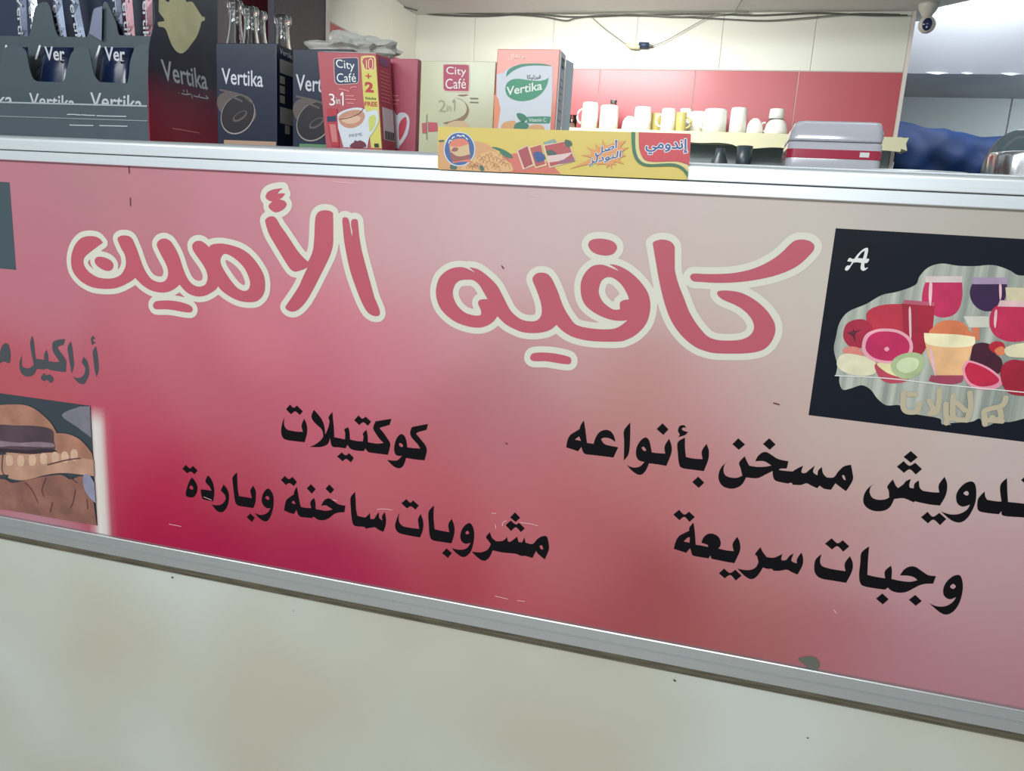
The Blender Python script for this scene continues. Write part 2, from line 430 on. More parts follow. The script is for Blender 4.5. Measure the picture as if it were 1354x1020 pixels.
# white flare printed right of the lower left photo
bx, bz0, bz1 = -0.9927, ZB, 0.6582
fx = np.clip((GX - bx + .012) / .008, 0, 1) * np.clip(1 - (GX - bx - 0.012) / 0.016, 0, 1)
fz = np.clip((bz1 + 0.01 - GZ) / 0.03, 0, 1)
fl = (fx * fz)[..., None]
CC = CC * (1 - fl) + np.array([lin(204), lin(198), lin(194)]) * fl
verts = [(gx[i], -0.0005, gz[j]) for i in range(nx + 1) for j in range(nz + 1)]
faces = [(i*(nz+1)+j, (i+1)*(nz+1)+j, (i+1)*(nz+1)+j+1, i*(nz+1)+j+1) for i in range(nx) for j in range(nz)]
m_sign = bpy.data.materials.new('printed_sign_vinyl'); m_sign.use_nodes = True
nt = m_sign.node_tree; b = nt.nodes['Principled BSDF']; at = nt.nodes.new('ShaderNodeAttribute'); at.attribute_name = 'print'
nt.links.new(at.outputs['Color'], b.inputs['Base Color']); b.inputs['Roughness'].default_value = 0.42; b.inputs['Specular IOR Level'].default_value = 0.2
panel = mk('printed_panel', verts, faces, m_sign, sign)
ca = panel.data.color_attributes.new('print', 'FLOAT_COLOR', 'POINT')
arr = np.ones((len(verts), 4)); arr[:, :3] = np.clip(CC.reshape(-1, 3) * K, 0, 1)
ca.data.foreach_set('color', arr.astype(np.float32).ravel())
box('backing_board', (SX0 + .01, 0.0, ZB - .003), (SX1 - .01, 0.006, ZT + .003), mat('board_edge', (120, 110, 100), .7), sign)

# aluminium frame: top cap of two strips, bottom profile with ridges, dark board edge under it
def profile(name, pts, m):
    """pts (y,z) outline extruded along x"""
    return prism_x(name, pts, SX0, SX1, m, sign)
profile('top_rail', [(-0.006, 1.0615), (-0.0085, 1.0625), (-0.0085, 1.0762), (-0.0070, 1.0768), (0.0, 1.0768), (0.0, 1.0615)], m_alu)
profile('rail_gap', [(-0.0055, 1.0768), (-0.0055, 1.0780), (0.0, 1.0780), (0.0, 1.0768)], m_dark)
cap = [(-0.0085, 1.0780), (-0.0090, 1.0790), (-0.0090, 1.0925)] + [(-0.0090 + 0.009*(1-math.cos(a)), 1.0925 + 0.008*math.sin(a)) for a in [math.pi/2*i/8 for i in range(1, 9)]] + [(0.018, 1.1005), (0.018, 1.0780)]
profile('top_cap', cap, m_alu)
for o in ('top_rail', 'top_cap'): pass
profile('bottom_rail', [(0.0, 0.4395), (-0.0075, 0.4395), (-0.0085, 0.4380), (-0.0070, 0.4365), (-0.0072, 0.4235), (-0.0085, 0.4228), (-0.0085, 0.4216), (-0.0074, 0.4205), (-0.0074, 0.4065), (-0.0060, 0.4050), (0.0, 0.4050)], m_alud)
profile('board_edge', [(-0.0035, 0.4050), (-0.0035, 0.3965), (-0.0045, 0.3960), (-0.0045, 0.3935), (0.006, 0.3935), (0.006, 0.4050)], mat('stained_board_edge', (86, 80, 66), .8, noise=0.4, nscale=60, stretch=(.3, 1, 6)))

# lettering
m_cream = mat('cream_print', (196, 194, 182), 0.42, k=K)
m_red = mat('title_red_print', (172, 78, 94), 0.42, k=K, noise=0.05, nscale=3)
TITLE = '''-9526,9417! -9597,9482 -9702,9506 -9832,9497 -9943,9460 -10047,9374 -10121,9262 -10164,9134 -10169,9008 -10137,8902 -10056,8809 -9940,8736 -9779,8685 -9584,8677 -9388,8695 -9225,8742 -9083,8812 -8995,8863 -8947,8902! -8890,8854 -8789,8782 -8646,8723 -8480,8706 -8334,8730 -8208,8793 -8124,8860! -8050,8787 -7950,8726 -7809,8699 -7668,8723 -7546,8785 -7465,8843 -7434,8889! -7366,8825 -7249,8757 -7093,8701 -6937,8685 -6781,8705 -6684,8770 -6626,8860 -6609,8988 -6632,9121 -6698,9233 -6792,9343 -6906,9436 -7040,9497 -7194,9530 -7349,9544 -7487,9528 -7550,9502 -7571,9472! -7625,9514 -7693,9552 -7762,9559 -7833,9534 -7874,9480 -7857,9405 -7790,9316 -7713,9228 -7646,9130 -7615,9029 -7631,8942 -7673,8887 -7764,8857 -7864,8872 -7943,8926 -8001,9009 -8057,9134 -8103,9269 -8150,9368 -8198,9442 -8256,9515 -8325,9549 -8382,9554 -8454,9532 -8507,9483 -8514,9431 -8482,9364 -8434,9281 -8377,9189 -8335,9097 -8329,9002 -8367,8920 -8441,8876 -8535,8872 -8637,8905 -8717,8981 -8784,9090 -8840,9226 -8876,9328 -8923,9430 -8961,9505 -9021,9548 -9115,9556 -9200,9537 -9245,9496 -9227,9436 -9180,9343 -9122,9251 -9107,9137 -9134,9039 -9214,8935 -9335,8873 -9487,8849 -9659,8857 -9807,8918 -9899,9000 -9926,9088 -9887,9171 -9784,9249 -9649,9338|-7364,9337 -7314,9388 -7236,9383 -7120,9329 -7006,9244 -6930,9149 -6874,9018 -6875,8933 -6915,8870 -6993,8855 -7090,8890 -7186,8977 -7281,9089 -7348,9186 -7379,9268;-9694,9149 -9637,9185 -9530,9187 -9424,9159 -9353,9102 -9357,9031 -9414,8982 -9490,8972 -9585,8997 -9668,9044 -9704,9095;-8631,8493 -8591,8550 -8506,8574 -8360,8592 -8216,8594 -8073,8581 -7952,8551 -7898,8503 -7914,8454 -7966,8435 -8078,8434 -8242,8446 -8387,8448 -8533,8435 -8606,8441;-6597,9905 -6587,9954 -6530,9990 -6465,9997 -6409,9964 -6345,9871 -6252,9762 -6160,9646 -6067,9529 -5975,9438 -5892,9375! -5855,9430 -5810,9547 -5792,9678 -5784,9823 -5779,9952 -5761,10049 -5713,10107 -5632,10132 -5543,10129 -5489,10104! -5484,9969 -5482,9810 -5484,9649 -5519,9518 -5581,9384 -5661,9231 -5752,9059 -5815,8946 -5907,8796 -6001,8688 -6085,8626 -6161,8606 -6236,8625 -6268,8665 -6236,8718 -6151,8835 -6038,9003 -5964,9158 -5894,9292! -5955,9258 -6038,9227 -6104,9211 -6169,9234 -6234,9304 -6337,9445 -6448,9603 -6541,9744;-6588,10286 -6555,10343 -6471,10383 -6360,10405 -6296,10409! -6351,10377 -6389,10328! -6324,10339 -6265,10337! -6306,10284 -6361,10246! -6287,10237 -6242,10191 -6260,10142 -6325,10090 -6418,10058 -6492,10081 -6539,10127 -6529,10168 -6478,10211! -6538,10224 -6584,10254;-5337,10025 -5284,10052 -5239,10023 -5214,9922 -5192,9828 -5178,9781! -5180,9860 -5199,9938 -5195,10010 -5151,10036 -5101,10023 -5088,9961 -5068,9804 -5029,9615 -4972,9427 -4915,9254 -4848,9049 -4810,8938 -4763,8844 -4722,8749 -4721,8692 -4759,8664 -4830,8665 -4903,8700 -4958,8761 -5032,8887 -5125,9092 -5200,9281 -5257,9487 -5305,9709 -5325,9867;-3383,9473! -3301,9468 -3218,9443 -3116,9381 -3015,9304 -2945,9232 -2883,9136 -2820,9032 -2758,8936 -2681,8865 -2581,8811 -2467,8798 -2373,8814 -2320,8866 -2302,8937 -2317,9044 -2356,9148 -2411,9267 -2460,9362 -2453,9416 -2401,9466 -2323,9479 -2252,9462 -2193,9406 -2140,9319 -2086,9217 -2030,9091 -1976,8996 -1906,8903 -1833,8825 -1754,8794 -1645,8781 -1522,8778 -1400,8784 -1280,8808 -1194,8861 -1118,8936! -1199,8919 -1320,8918 -1444,8945 -1570,8994 -1684,9068 -1752,9161 -1785,9279 -1787,9400 -1749,9508 -1680,9595 -1608,9633 -1518,9644 -1442,9627 -1349,9597 -1288,9579! -1351,9619 -1429,9657! -1354,9656 -1263,9633 -1155,9582 -1044,9502 -946,9406 -878,9308 -841,9193 -834,9074 -858,8938 -921,8826 -1017,8726 -1116,8667 -1161,8646 -1251,8630 -1402,8615 -1555,8607 -1679,8611 -1805,8629 -1901,8659 -1999,8712 -2083,8782! -2157,8712 -2264,8663 -2406,8637 -2551,8636 -2682,8671 -2816,8730 -2933,8826! -2983,8751 -3062,8688 -3159,8647 -3275,8636 -3426,8654 -3580,8704 -3719,8796 -3808,8900 -3857,9040 -3857,9167 -3816,9297 -3728,9390 -3630,9444 -3532,9467 -3449,9465 -3365,9437 -3289,9404! -3341,9445|-3601,9156 -3570,9229 -3506,9281 -3408,9300 -3309,9297 -3223,9241 -3153,9145 -3090,9053! -3180,9041 -3220,9014 -3221,8967 -3180,8891 -3172,8837! -3201,8813 -3300,8809 -3418,8839 -3523,8917 -3586,9015 -3606,9092|-1537,9329 -1515,9421 -1459,9477 -1385,9486 -1307,9452 -1226,9384 -1157,9285 -1124,9214! -1187,9201 -1237,9167 -1239,9114 -1231,9073! -1302,9060 -1380,9087 -1478,9161 -1531,9255;-1730,9887 -1709,9947 -1636,9977 -1532,9984 -1426,9966 -1363,9926 -1343,9869 -1382,9801 -1469,9768 -1589,9775 -1683,9817;-2422,8277 -2410,8334 -2356,8363 -2229,8381 -2085,8383 -1958,8372 -1862,8351 -1838,8306 -1855,8260 -1917,8250 -2044,8253 -2188,8261 -2316,8248 -2388,8248;-885,9974! -841,10005 -759,10024 -664,10007 -606,9955 -591,9882 -578,9752 -559,9622 -496,9457 -413,9292 -330,9128 -242,9001 -147,8895 -55,8817 60,8784 207,8788 351,8812 453,8866 502,8946 497,9031 441,9120 341,9205 226,9261 93,9306 25,9348 -2,9392 34,9423 151,9433 298,9417 449,9355 585,9264 687,9161 753,9055 771,8944 738,8818 669,8725 567,8673 426,8640 245,8619 62,8606 -70,8622 -206,8666 -348,8759 -474,8883 -574,9029 -659,9214 -725,9400 -781,9586 -826,9753 -861,9882;-361,9561 -352,9600 -308,9618 -180,9622 1,9636 179,9662 353,9712 504,9783 633,9874 727,9962 801,10057 863,10114 946,10132 1034,10120 1091,10076 1095,10014 1049,9939 952,9825 825,9734 660,9658 490,9604 317,9563 140,9535 -40,9519 -223,9516 -316,9518'''
tl = parse(TITLE, 5)
halo = mat('title_halo_print', (160, 120, 122), 0.42, k=K)
thick('title_outline', [l for s in tl for l in s], [], 0.0088, 0.0011, -0.0009, m_cream, sign)
decal('title_lettering', TITLE, -0.0012, m_red, sign, sub=5)
decal('cocktails_lettering', '''-6289,6940! -6320,6870 -6348,6752 -6346,6657 -6311,6595 -6239,6575 -6095,6576 -5942,6581! -5907,6696 -5896,6792 -5908,6875 -5947,6959! -5983,6885 -5993,6827 -5969,6745! -6075,6735 -6198,6738 -6259,6754 -6296,6807 -6300,6873;-6193,7156! -6132,7111 -6075,7155! -5973,7074! -6024,7011! -6105,7058 -6177,7002! -6264,7072!;-5782,7122! -5712,7059 -5641,6975 -5600,6868 -5589,6747! -5540,6857 -5515,6972 -5532,7035 -5469,7127! -5456,6998 -5441,6870 -5433,6730! -5310,6722 -5250,6717! -5248,6820 -5263,6874 -5202,6919! -5178,6848 -5168,6728! -5054,6719 -4952,6725! -4942,6804 -4954,6849 -4898,6918! -4876,6832 -4868,6725! -4723,6722 -4608,6747! -4676,6802 -4746,6886 -4786,6963 -4750,7069! -4494,7141! -4520,7043! -4652,6990 -4681,6968! -4612,6903 -4552,6828 -4502,6752 -4513,6658 -4536,6571! -4700,6567 -4855,6570 -4905,6623! -4933,6576! -5051,6566 -5150,6580 -5210,6638! -5239,6578! -5348,6578 -5467,6580 -5505,6711! -5538,6612 -5628,6553 -5728,6530 -5850,6517! -5749,6574 -5659,6653 -5619,6715! -5629,6789 -5660,6841 -5731,6889 -5795,6946 -5822,6999 -5818,7046;-5032,7125! -4967,7082 -4915,7122! -4823,7054! -4874,6983! -4952,7029 -5015,6976! -5102,7043!;-5301,6503! -5237,6465 -5178,6507! -5098,6442! -5146,6364! -5226,6409 -5285,6363! -5382,6426!;-3908,7136! -3927,7043! -4056,6991 -4092,6962! -4005,6874 -3937,6801 -3911,6722 -3941,6568! -4087,6560 -4239,6563! -4265,6470 -4301,6409 -4357,6383 -4445,6407 -4547,6490! -4447,6491 -4371,6511 -4306,6585! -4392,6582 -4432,6641 -4431,6743 -4400,6848 -4354,6909 -4317,6924 -4269,6893 -4237,6806 -4226,6731! -4131,6732 -4015,6741! -4068,6810 -4155,6890 -4186,6959 -4170,7034 -4152,7058!|-4360,6771 -4332,6784 -4293,6753 -4311,6723 -4349,6736''', -0.0009, m_black, sign)
decal('drinks_lettering', '''-8007,5699! -7949,5638 -7909,5551 -7921,5456 -7966,5378 -8028,5345 -8114,5348 -8138,5391 -8108,5505 -8061,5622|-8065,5520 -8020,5558 -7984,5508 -8014,5484 -8048,5491;-8117,5900! -8045,5849 -7983,5901! -7895,5832! -7959,5761! -8029,5797 -8096,5759! -8188,5820!;-7702,5780! -7641,5723 -7602,5628 -7588,5506 -7614,5344! -7720,5343 -7813,5355 -7837,5422 -7847,5514! -7749,5521 -7638,5522! -7679,5593 -7737,5639 -7747,5691;-7411,5665! -7351,5604 -7316,5517 -7318,5409 -7349,5295 -7410,5208 -7470,5175 -7546,5186 -7645,5280! -7552,5282 -7467,5308 -7406,5364 -7376,5431 -7392,5490 -7436,5530 -7461,5557;-7157,5908! -7153,5772 -7146,5620 -7128,5508! -7012,5510 -6889,5509! -6909,5595 -6915,5640 -6864,5727! -6821,5654 -6814,5564 -6824,5455 -6863,5344! -7015,5340 -7148,5343 -7197,5397 -7219,5532 -7237,5714 -7238,5813;-6920,5243! -6839,5179! -6894,5097! -6988,5164!;-6585,5717 -6529,5676 -6497,5598 -6493,5477 -6515,5351 -6556,5237 -6622,5154 -6704,5159 -6778,5201 -6843,5264! -6753,5244 -6670,5264 -6596,5315 -6547,5392! -6620,5383 -6685,5431 -6709,5504 -6691,5598 -6642,5681|-6643,5560 -6602,5593 -6567,5556 -6586,5526 -6619,5533;-6075,5829! -6053,5712 -6017,5537 -5993,5496! -5898,5499 -5819,5509! -5838,5603 -5773,5688! -5749,5610 -5745,5505! -5662,5503 -5553,5506 -5444,5546! -5507,5573 -5569,5596 -5650,5573! -5609,5654 -5555,5707 -5493,5717 -5415,5677 -5337,5645 -5230,5644! -5243,5533! -5351,5508 -5428,5466 -5505,5394 -5598,5341 -5692,5333 -5747,5354 -5779,5372! -5810,5341! -5913,5335 -6016,5333 -6064,5386 -6080,5444! -6128,5361! -6216,5369 -6304,5393! -6288,5495 -6256,5583 -6184,5647 -6128,5693! -6120,5747|-6176,5550! -6128,5588! -6096,5533! -6136,5531;-6289,5976! -6218,5934 -6154,5981! -6075,5906! -6128,5833! -6207,5869 -6271,5829! -6358,5899!;-5829,5907! -5745,5837! -5812,5752! -5899,5826!;-5507,5951! -5425,5880! -5486,5802! -5575,5872!;-5069,5896! -5056,5763 -5046,5617 -5021,5510! -4937,5501 -4877,5511 -4810,5588! -4801,5494! -4740,5503 -4704,5561 -4661,5627! -4651,5533 -4597,5497! -4607,5569 -4561,5643! -4539,5536 -4543,5432 -4578,5316! -4653,5333 -4722,5366 -4797,5346 -4880,5317! -4904,5343 -5056,5333 -5103,5385 -5123,5500 -5138,5646 -5140,5794;-4315,5676! -4347,5602 -4383,5470 -4364,5381 -4293,5336 -4119,5326 -3970,5326! -3929,5454 -3927,5591 -3972,5708! -4010,5623 -4000,5533 -3986,5463! -4124,5456 -4251,5462 -4317,5515 -4329,5594;-4212,5911! -4149,5861 -4105,5906! -4007,5838! -4061,5766! -4135,5806 -4198,5762! -4292,5831!;-3764,5876! -3763,5685 -3738,5498! -3602,5491 -3501,5492! -3522,5612 -3473,5710! -3428,5605 -3422,5471 -3460,5318! -3617,5313 -3764,5318 -3812,5383 -3835,5561 -3845,5762;-3534,5221! -3446,5161! -3505,5070! -3603,5133!;-3200,5688 -3143,5653 -3109,5547 -3112,5389 -3144,5248 -3207,5158 -3272,5128 -3363,5164 -3452,5240! -3322,5235 -3213,5281 -3156,5382! -3238,5349 -3307,5389 -3323,5488 -3284,5607|-3247,5524 -3215,5562 -3185,5529 -3223,5501;-2867,5599! -2829,5516 -2762,5472! -2687,5485 -2634,5516 -2599,5571! -2580,5503 -2537,5506 -2446,5597! -2420,5519! -2366,5518! -2336,5607! -2314,5527! -2207,5523 -2139,5612 -2070,5667 -2003,5674 -1970,5586 -1958,5478 -2007,5315! -2102,5376 -2148,5423! -2193,5304! -2300,5318 -2364,5307 -2451,5325 -2569,5316 -2666,5310 -2742,5314 -2807,5318! -2845,5211 -2907,5136 -2973,5131 -3052,5174 -3133,5239! -2990,5253 -2884,5316 -2841,5413! -2892,5472 -2921,5512|-2101,5508! -2064,5526 -2039,5464! -2077,5468;-2501,5971! -2418,5898! -2482,5824! -2570,5879!;-2557,5833! -2479,5785 -2428,5819! -2339,5747! -2392,5679! -2477,5741 -2540,5669! -2631,5749!''', -0.0009, m_black, sign)
decal('sandwich_lettering', '''-1597,7482! -1563,7337 -1528,7163! -1433,7162! -1416,7243 -1369,7338 -1286,7385 -1215,7374 -1163,7317 -1133,7232! -1214,7270 -1292,7272 -1337,7245! -1285,7182 -1205,7166 -1087,7160! -1141,7003! -1270,7002 -1428,7000 -1552,7004 -1602,7095! -1645,7024! -1735,7044 -1816,7058! -1808,7158 -1774,7244 -1706,7302 -1647,7351! -1635,7409|-1706,7188! -1646,7245! -1614,7181!;-955,7531! -938,7339 -934,7097 -993,6979! -1013,7248 -1029,7407;-719,7348 -678,7317 -647,7233 -624,7148! -540,7149 -442,7157! -460,7259 -411,7373! -372,7286 -361,7176 -410,6985! -524,6990 -647,6989! -676,6891 -723,6819 -783,6806 -865,6847 -949,6921! -854,6897 -764,6927 -709,6999! -787,7012 -832,7079 -835,7192 -797,7285 -756,7334|-766,7201 -737,7213 -702,7170 -724,7155 -753,7171;-519,7576! -432,7503! -494,7416! -591,7487!;-282,7574 -231,7586 -203,7553! -243,7553 -255,7523 -216,7505 -171,7500! -210,7450 -295,7411! -277,7449 -304,7493 -301,7541;-203,7417! -189,7280 -163,7148! -58,7139 60,7148! 36,7255 87,7367! 127,7275 133,7150 92,6982! -41,6982 -191,6985 -241,7033 -275,7188 -291,7337;28,6893! 117,6821! 52,6736! -42,6806!;383,7157! 351,7106 348,7022 383,6961 462,6943 537,6954 596,6992! 564,7087 535,7165 594,7264! 633,7195 666,7143! 757,7139 860,7154 946,7183! 866,7225 806,7228 736,7213! 761,7287 807,7342 864,7358 943,7320 1022,7283 1149,7271! 1140,7170! 1067,7159 1041,7136! 1129,7136 1217,7140! 1269,7188 1336,7238! 1326,7148 1378,7143 1422,7194 1478,7259! 1469,7169 1527,7132! 1530,7202 1566,7250! 1591,7170 1641,7121! 1726,7134 1771,7221 1831,7301 1909,7331! 1939,7237 1960,7144 1931,7044 1899,6971! 1829,7012 1758,7058! 1718,6963! 1634,6964 1572,6998! 1548,6957! 1472,6983 1410,7006 1342,6972 1243,6960! 1222,6986 1180,6967! 1030,6982 987,7033 969,7112! 887,7051 790,6985 648,6975! 607,6870 538,6809 449,6787 353,6815 298,6898 294,6998 323,7085|1821,7172! 1848,7179 1876,7116! 1849,7125;485,7498! 580,7425! 509,7342! 420,7408!;873,7550! 961,7476! 897,7395! 804,7463!;2217,7124! 2183,7071 2181,6999 2219,6934 2292,6913 2375,6931 2420,6965! 2401,7051 2376,7109 2426,7210! 2472,7132 2504,7105! 2556,7163 2580,7210 2632,7247! 2624,7173 2638,7131 2684,7129! 2682,7190 2724,7240! 2749,7148 2793,7111! 2899,7109 2981,7118! 2958,7214 3006,7330! 3051,7237 3059,7099 3015,6949! 2910,6944 2788,6952 2725,6959 2710,6943! 2632,6971 2569,6979 2480,6953! 2450,6845 2390,6782 2292,6757 2194,6778 2129,6848 2121,6955 2155,7049;2575,7609! 2665,7540! 2598,7457! 2504,7521!;2514,7467! 2586,7415 2647,7464! 2737,7393! 2678,7312! 2598,7370 2541,7314! 2446,7383!;2888,6844! 2958,6788 3023,6851! 3114,6783! 3057,6691! 2971,6751 2917,6692! 2825,6759!;3313,7314 3359,7283 3389,7184 3401,7048 3374,6904 3324,6800 3256,6759 3163,6782 3040,6872! 3151,6851 3252,6876 3323,6940 3348,7013! 3266,6974 3199,7016 3175,7117 3198,7207 3251,7284|3251,7154 3283,7185 3310,7155 3300,7127 3269,7131;3480,7207! 3494,7149 3524,7105! 3612,7101 3684,7106! 3635,7307 3691,7414! 3723,7252 3755,7112! 3855,7116 3955,7118! 3963,7238 4009,7296! 4064,7186 4078,7069 4058,6942! 3930,6939 3736,6928 3705,6983! 3683,6940! 3567,6935 3463,6945 3431,7000 3423,7094 3449,7159;3896,7490! 3972,7425! 3928,7351! 3846,7410!''', -0.0009, m_black, sign)
decal('quick_meals_lettering', '''35,6230! 68,6096 100,5910! 175,5912 267,5906! 256,5937 174,5952! 192,6034 246,6096 319,6108 390,6076 425,6008 427,5951 404,5909! 507,5899 613,5906! 584,6003 632,6120! 675,6043 690,5922 638,5732! 511,5734 333,5743! 310,5789! 292,5741! 179,5741 79,5748 47,5810 30,5848! -15,5770! -100,5784 -187,5799! -174,5905 -138,5995 -68,6056 -8,6099! -9,6149|-67,5932! -16,5999 11,6003! 15,5924!;-174,6382! -98,6323 -41,6377! 45,6311! -17,6230! -95,6291 -154,6232! -245,6300!;515,5630! 596,5578 663,5640! 754,5567! 686,5482! 607,5551 539,5488! 454,5548!;949,6022! 986,5958 1044,5895! 1124,5898 1178,5927 1237,5975! 1231,5904 1248,5882! 1297,5899 1331,5962 1378,6008! 1360,5911 1385,5883 1436,5872! 1431,5940 1472,6035! 1502,5968 1509,5856 1464,5715! 1389,5737 1321,5760 1232,5728 1154,5715! 1129,5738 1072,5728 1013,5737! 980,5645 931,5567 875,5540 798,5570 686,5661! 773,5657 859,5673 926,5726 949,5804! 922,5881 893,5917;1724,6060! 1717,5974 1737,5907 1787,5881 1904,5870 2049,5872! 2024,5976 2071,6090! 2116,6011 2127,5890 2079,5710! 1926,5711 1771,5714 1695,5757 1661,5840 1660,5964;1817,6299! 1898,6243 1954,6296! 2045,6225! 1981,6139! 1901,6203 1843,6146! 1746,6211!;2282,6266! 2294,6095 2318,5869! 2421,5860 2537,5861! 2518,5958 2579,6047! 2600,5977 2611,5866! 2719,5859 2835,5867 2917,5905! 2868,5939 2794,5946 2704,5933! 2738,6019 2796,6073 2868,6081 2956,6033 3034,5996 3120,6000! 3105,5892! 3024,5874 2956,5843 2892,5788 2814,5721 2729,5692 2639,5701 2588,5739! 2557,5703! 2445,5699 2308,5703 2251,5737 2219,5854 2209,6027 2200,6144 2228,6205;2535,5644! 2620,5578! 2562,5492! 2469,5557!;2923,5698! 3012,5628! 2951,5549! 2859,5616!;3368,6063 3407,6040 3442,5944 3455,5809 3440,5668 3394,5555 3324,5498 3241,5516 3102,5614! 3200,5590 3298,5614 3366,5680 3396,5760! 3325,5715 3254,5753 3232,5844 3252,5942 3309,6030|3303,5892 3332,5932 3368,5904 3350,5866 3321,5869''', -0.0009, m_black, sign)
decal('hookah_lettering', '''-11630,7585 -11581,7546 -11558,7410 -11582,7261 -11620,7235! -11682,7251 -11735,7252 -11783,7225 -11891,7140 -11962,7162 -11913,7285 -11792,7401 -11747,7493 -11696,7556;-11319,7405! -11328,7302 -11328,7215 -11224,7189 -11133,7221 -11079,7270! -11099,7399 -11121,7541 -11120,7657 -11069,7769! -11043,7679 -11038,7535 -11027,7378! -10944,7375 -10856,7374! -10838,7484 -10789,7553! -10764,7477 -10767,7361! -10650,7359 -10537,7371! -10591,7445 -10653,7531 -10667,7616 -10639,7704 -10532,7750 -10390,7778! -10427,7675! -10515,7645 -10560,7619! -10498,7533 -10427,7454 -10398,7386 -10420,7211! -10576,7206 -10748,7212 -10799,7235! -10871,7206! -11029,7196! -11081,7110 -11165,7057 -11273,7042 -11357,7087 -11388,7179 -11373,7298;-10876,7140 -10835,7108 -10755,7131 -10682,7066 -10741,6987 -10825,7029 -10888,7000 -10954,7051;-10277,7747! -10255,7629 -10246,7487 -10243,7345 -10302,7195! -10319,7308 -10340,7478 -10350,7640;-10032,7512! -9970,7445 -9940,7320 -9962,7189 -10048,7051! -10159,7045 -10285,7147! -10187,7133 -10091,7168 -10035,7239 -10020,7326 -10066,7392 -10077,7434;-9776,7719! -9758,7608 -9744,7441 -9758,7283 -9802,7200! -9828,7304 -9844,7501 -9845,7628;-9823,7889! -9868,7836 -9863,7780 -9859,7725! -9772,7782! -9821,7791 -9821,7833 -9785,7837''', -0.0009, mat('slate_print', (62, 66, 72), .42, k=K), sign)
# scratches, stains and the chip at the lower edge
m_scr = mat('white_scratch', (215, 175, 180), .5, k=K)
thick('scratch', [], plines('''-4687,5669 -4571,5696 -4443,5698;-2418,5828 -2249,5834 -2143,5819;-2851,5904 -2787,5910;-2725,4591 -2523,4581;-2381,4584 -2264,4594;-5446,5709 -5369,5702;-8485,4800 -8247,4798;-2679,5730 -2672,5786 -2620,5823;1978,5302 2022,5255;-7789,5394 -7646,5364;-2787,5734 -2773,5670;-5503,10544 -5146,10529;-2583,10508 -2456,10484'''), 0.0004, 0.0003, -0.0013, m_scr, sign)
for q_ in plines('''-8969,10649 -8970,10514;-8969,10137 -8973,10022;869,8028 937,8016;-2703,7002 -2679,6994;-2907,9525 -2884,9496'''):
    thick('stain', [], [q_], 0.0009, 0.0004, -0.0013, mat('dark_stain', (95, 40, 50), .6), sign)
decal('chip', '''1634,4490 1707,4541 1806,4568 1881,4540 1922,4454 1887,4392 1816,4383 1739,4414''', -0.0014, mat('bare_grey_chip', (95, 95, 88), .7), sign)

# printed photo of fruit and juices, right
photo = quad('fruit_photo', (0.1314, 1.0292), (0.1313, 0.7920), (0.1313 + 0.36, 0.7920 - 0.004), (0.1314 + 0.36, 1.0292), -0.0008, mat('navy_print', (16, 21, 34), .5, k=.9, noise=.15, nscale=12, spec=.2), sign)
m_sheet = bpy.data.materials.new('striped_backdrop_print'); m_sheet.use_nodes = True
nt = m_sheet.node_tree; b = nt.nodes['Principled BSDF']; tc = nt.nodes.new('ShaderNodeTexCoord'); mp = nt.nodes.new('ShaderNodeMapping'); mp.inputs['Scale'].default_value = (42, 1, 0.6)
nz_ = nt.nodes.new('ShaderNodeTexNoise'); nz_.inputs['Scale'].default_value = 2.4; rp = nt.nodes.new('ShaderNodeValToRGB')
rp.color_ramp.elements[0].position = .35; rp.color_ramp.elements[1].position = .68
rp.color_ramp.elements[0].color = rgb((128, 134, 128), K); rp.color_ramp.elements[1].color = rgb((172, 174, 164), K)
nt.links.new(tc.outputs['Object'], mp.inputs[0]); nt.links.new(mp.outputs[0], nz_.inputs['Vector']); nt.links.new(nz_.outputs['Fac'], rp.inputs[0]); nt.links.new(rp.outputs[0], b.inputs['Base Color']); b.inputs['Roughness'].default_value = .45
lay = [-0.0010]
def pr(name, s, c, par=None, k=K):
    lay[0] -= 0.00003
    nm = 'print_%d_%d_%d' % c
    return decal(name, s, lay[0], mat(nm, c, .42, k=k, noise=.14, nscale=38), par or photo)
decal('backdrop', '''1499,8799 1502,8970 1517,9140 1601,9288 1791,9401 1951,9524 2119,9579 2303,9675 2336,9785 2416,9897 2554,9952 2725,9938 2915,9947 3100,9973 3271,9929 3374,9876 3490,9877 3677,9861 3823,9561 3979,8836 3942,8397 3905,8213 3789,8199 3611,8121 3468,8103 3381,8043 3322,8027 3270,8120 3181,8066 2964,8024 2968,8002 2868,7998 2832,8065 2627,8082 2420,8100 2357,8178 2205,8160 2091,8233 1997,8337 1886,8382 1763,8325 1674,8300 1623,8381 1611,8466! 1563,8470! 1566,8605''', -0.00095, m_sheet, photo)
pr('melon', '''1809,9278 1921,9385 2117,9429 2269,9415 2440,9280 2547,9070 2508,8845 2314,8797 2092,8915 1891,9063''', (172, 42, 62))
pr('juice_glass', '''2406,9494 2397,9628 2413,9732! 2802,9762! 2836,9584 2822,9422 2751,9335 2632,9311 2527,9355 2443,9416''', (176, 36, 80))
pr('glass_rim', '''2396,9789! 2797,9820! 2805,9746! 2413,9716!''', (196, 182, 178))
pr('dark_juice_glass', '''2906,9643 2920,9771! 3275,9799! 3297,9648 3261,9513 3168,9433 3047,9442 2949,9527''', (44, 18, 62))
pr('glass_rim', '''2902,9812! 3275,9840! 3284,9763! 2922,9734!''', (150, 130, 158))
pr('cream_glass', '''3272,9725! 3720,9748! 3778,9427! 3247,9459! 3310,9570!''', (190, 178, 150))
pr('juice_glass', '''3170,9426 3236,9524! 3655,9534! 3715,9395 3709,9235 3622,9134 3441,9089 3279,9135 3187,9253''', (176, 34, 74))
pr('glass_rim', '''3240,9570! 3647,9578! 3657,9521! 3229,9495!''', (205, 170, 175))
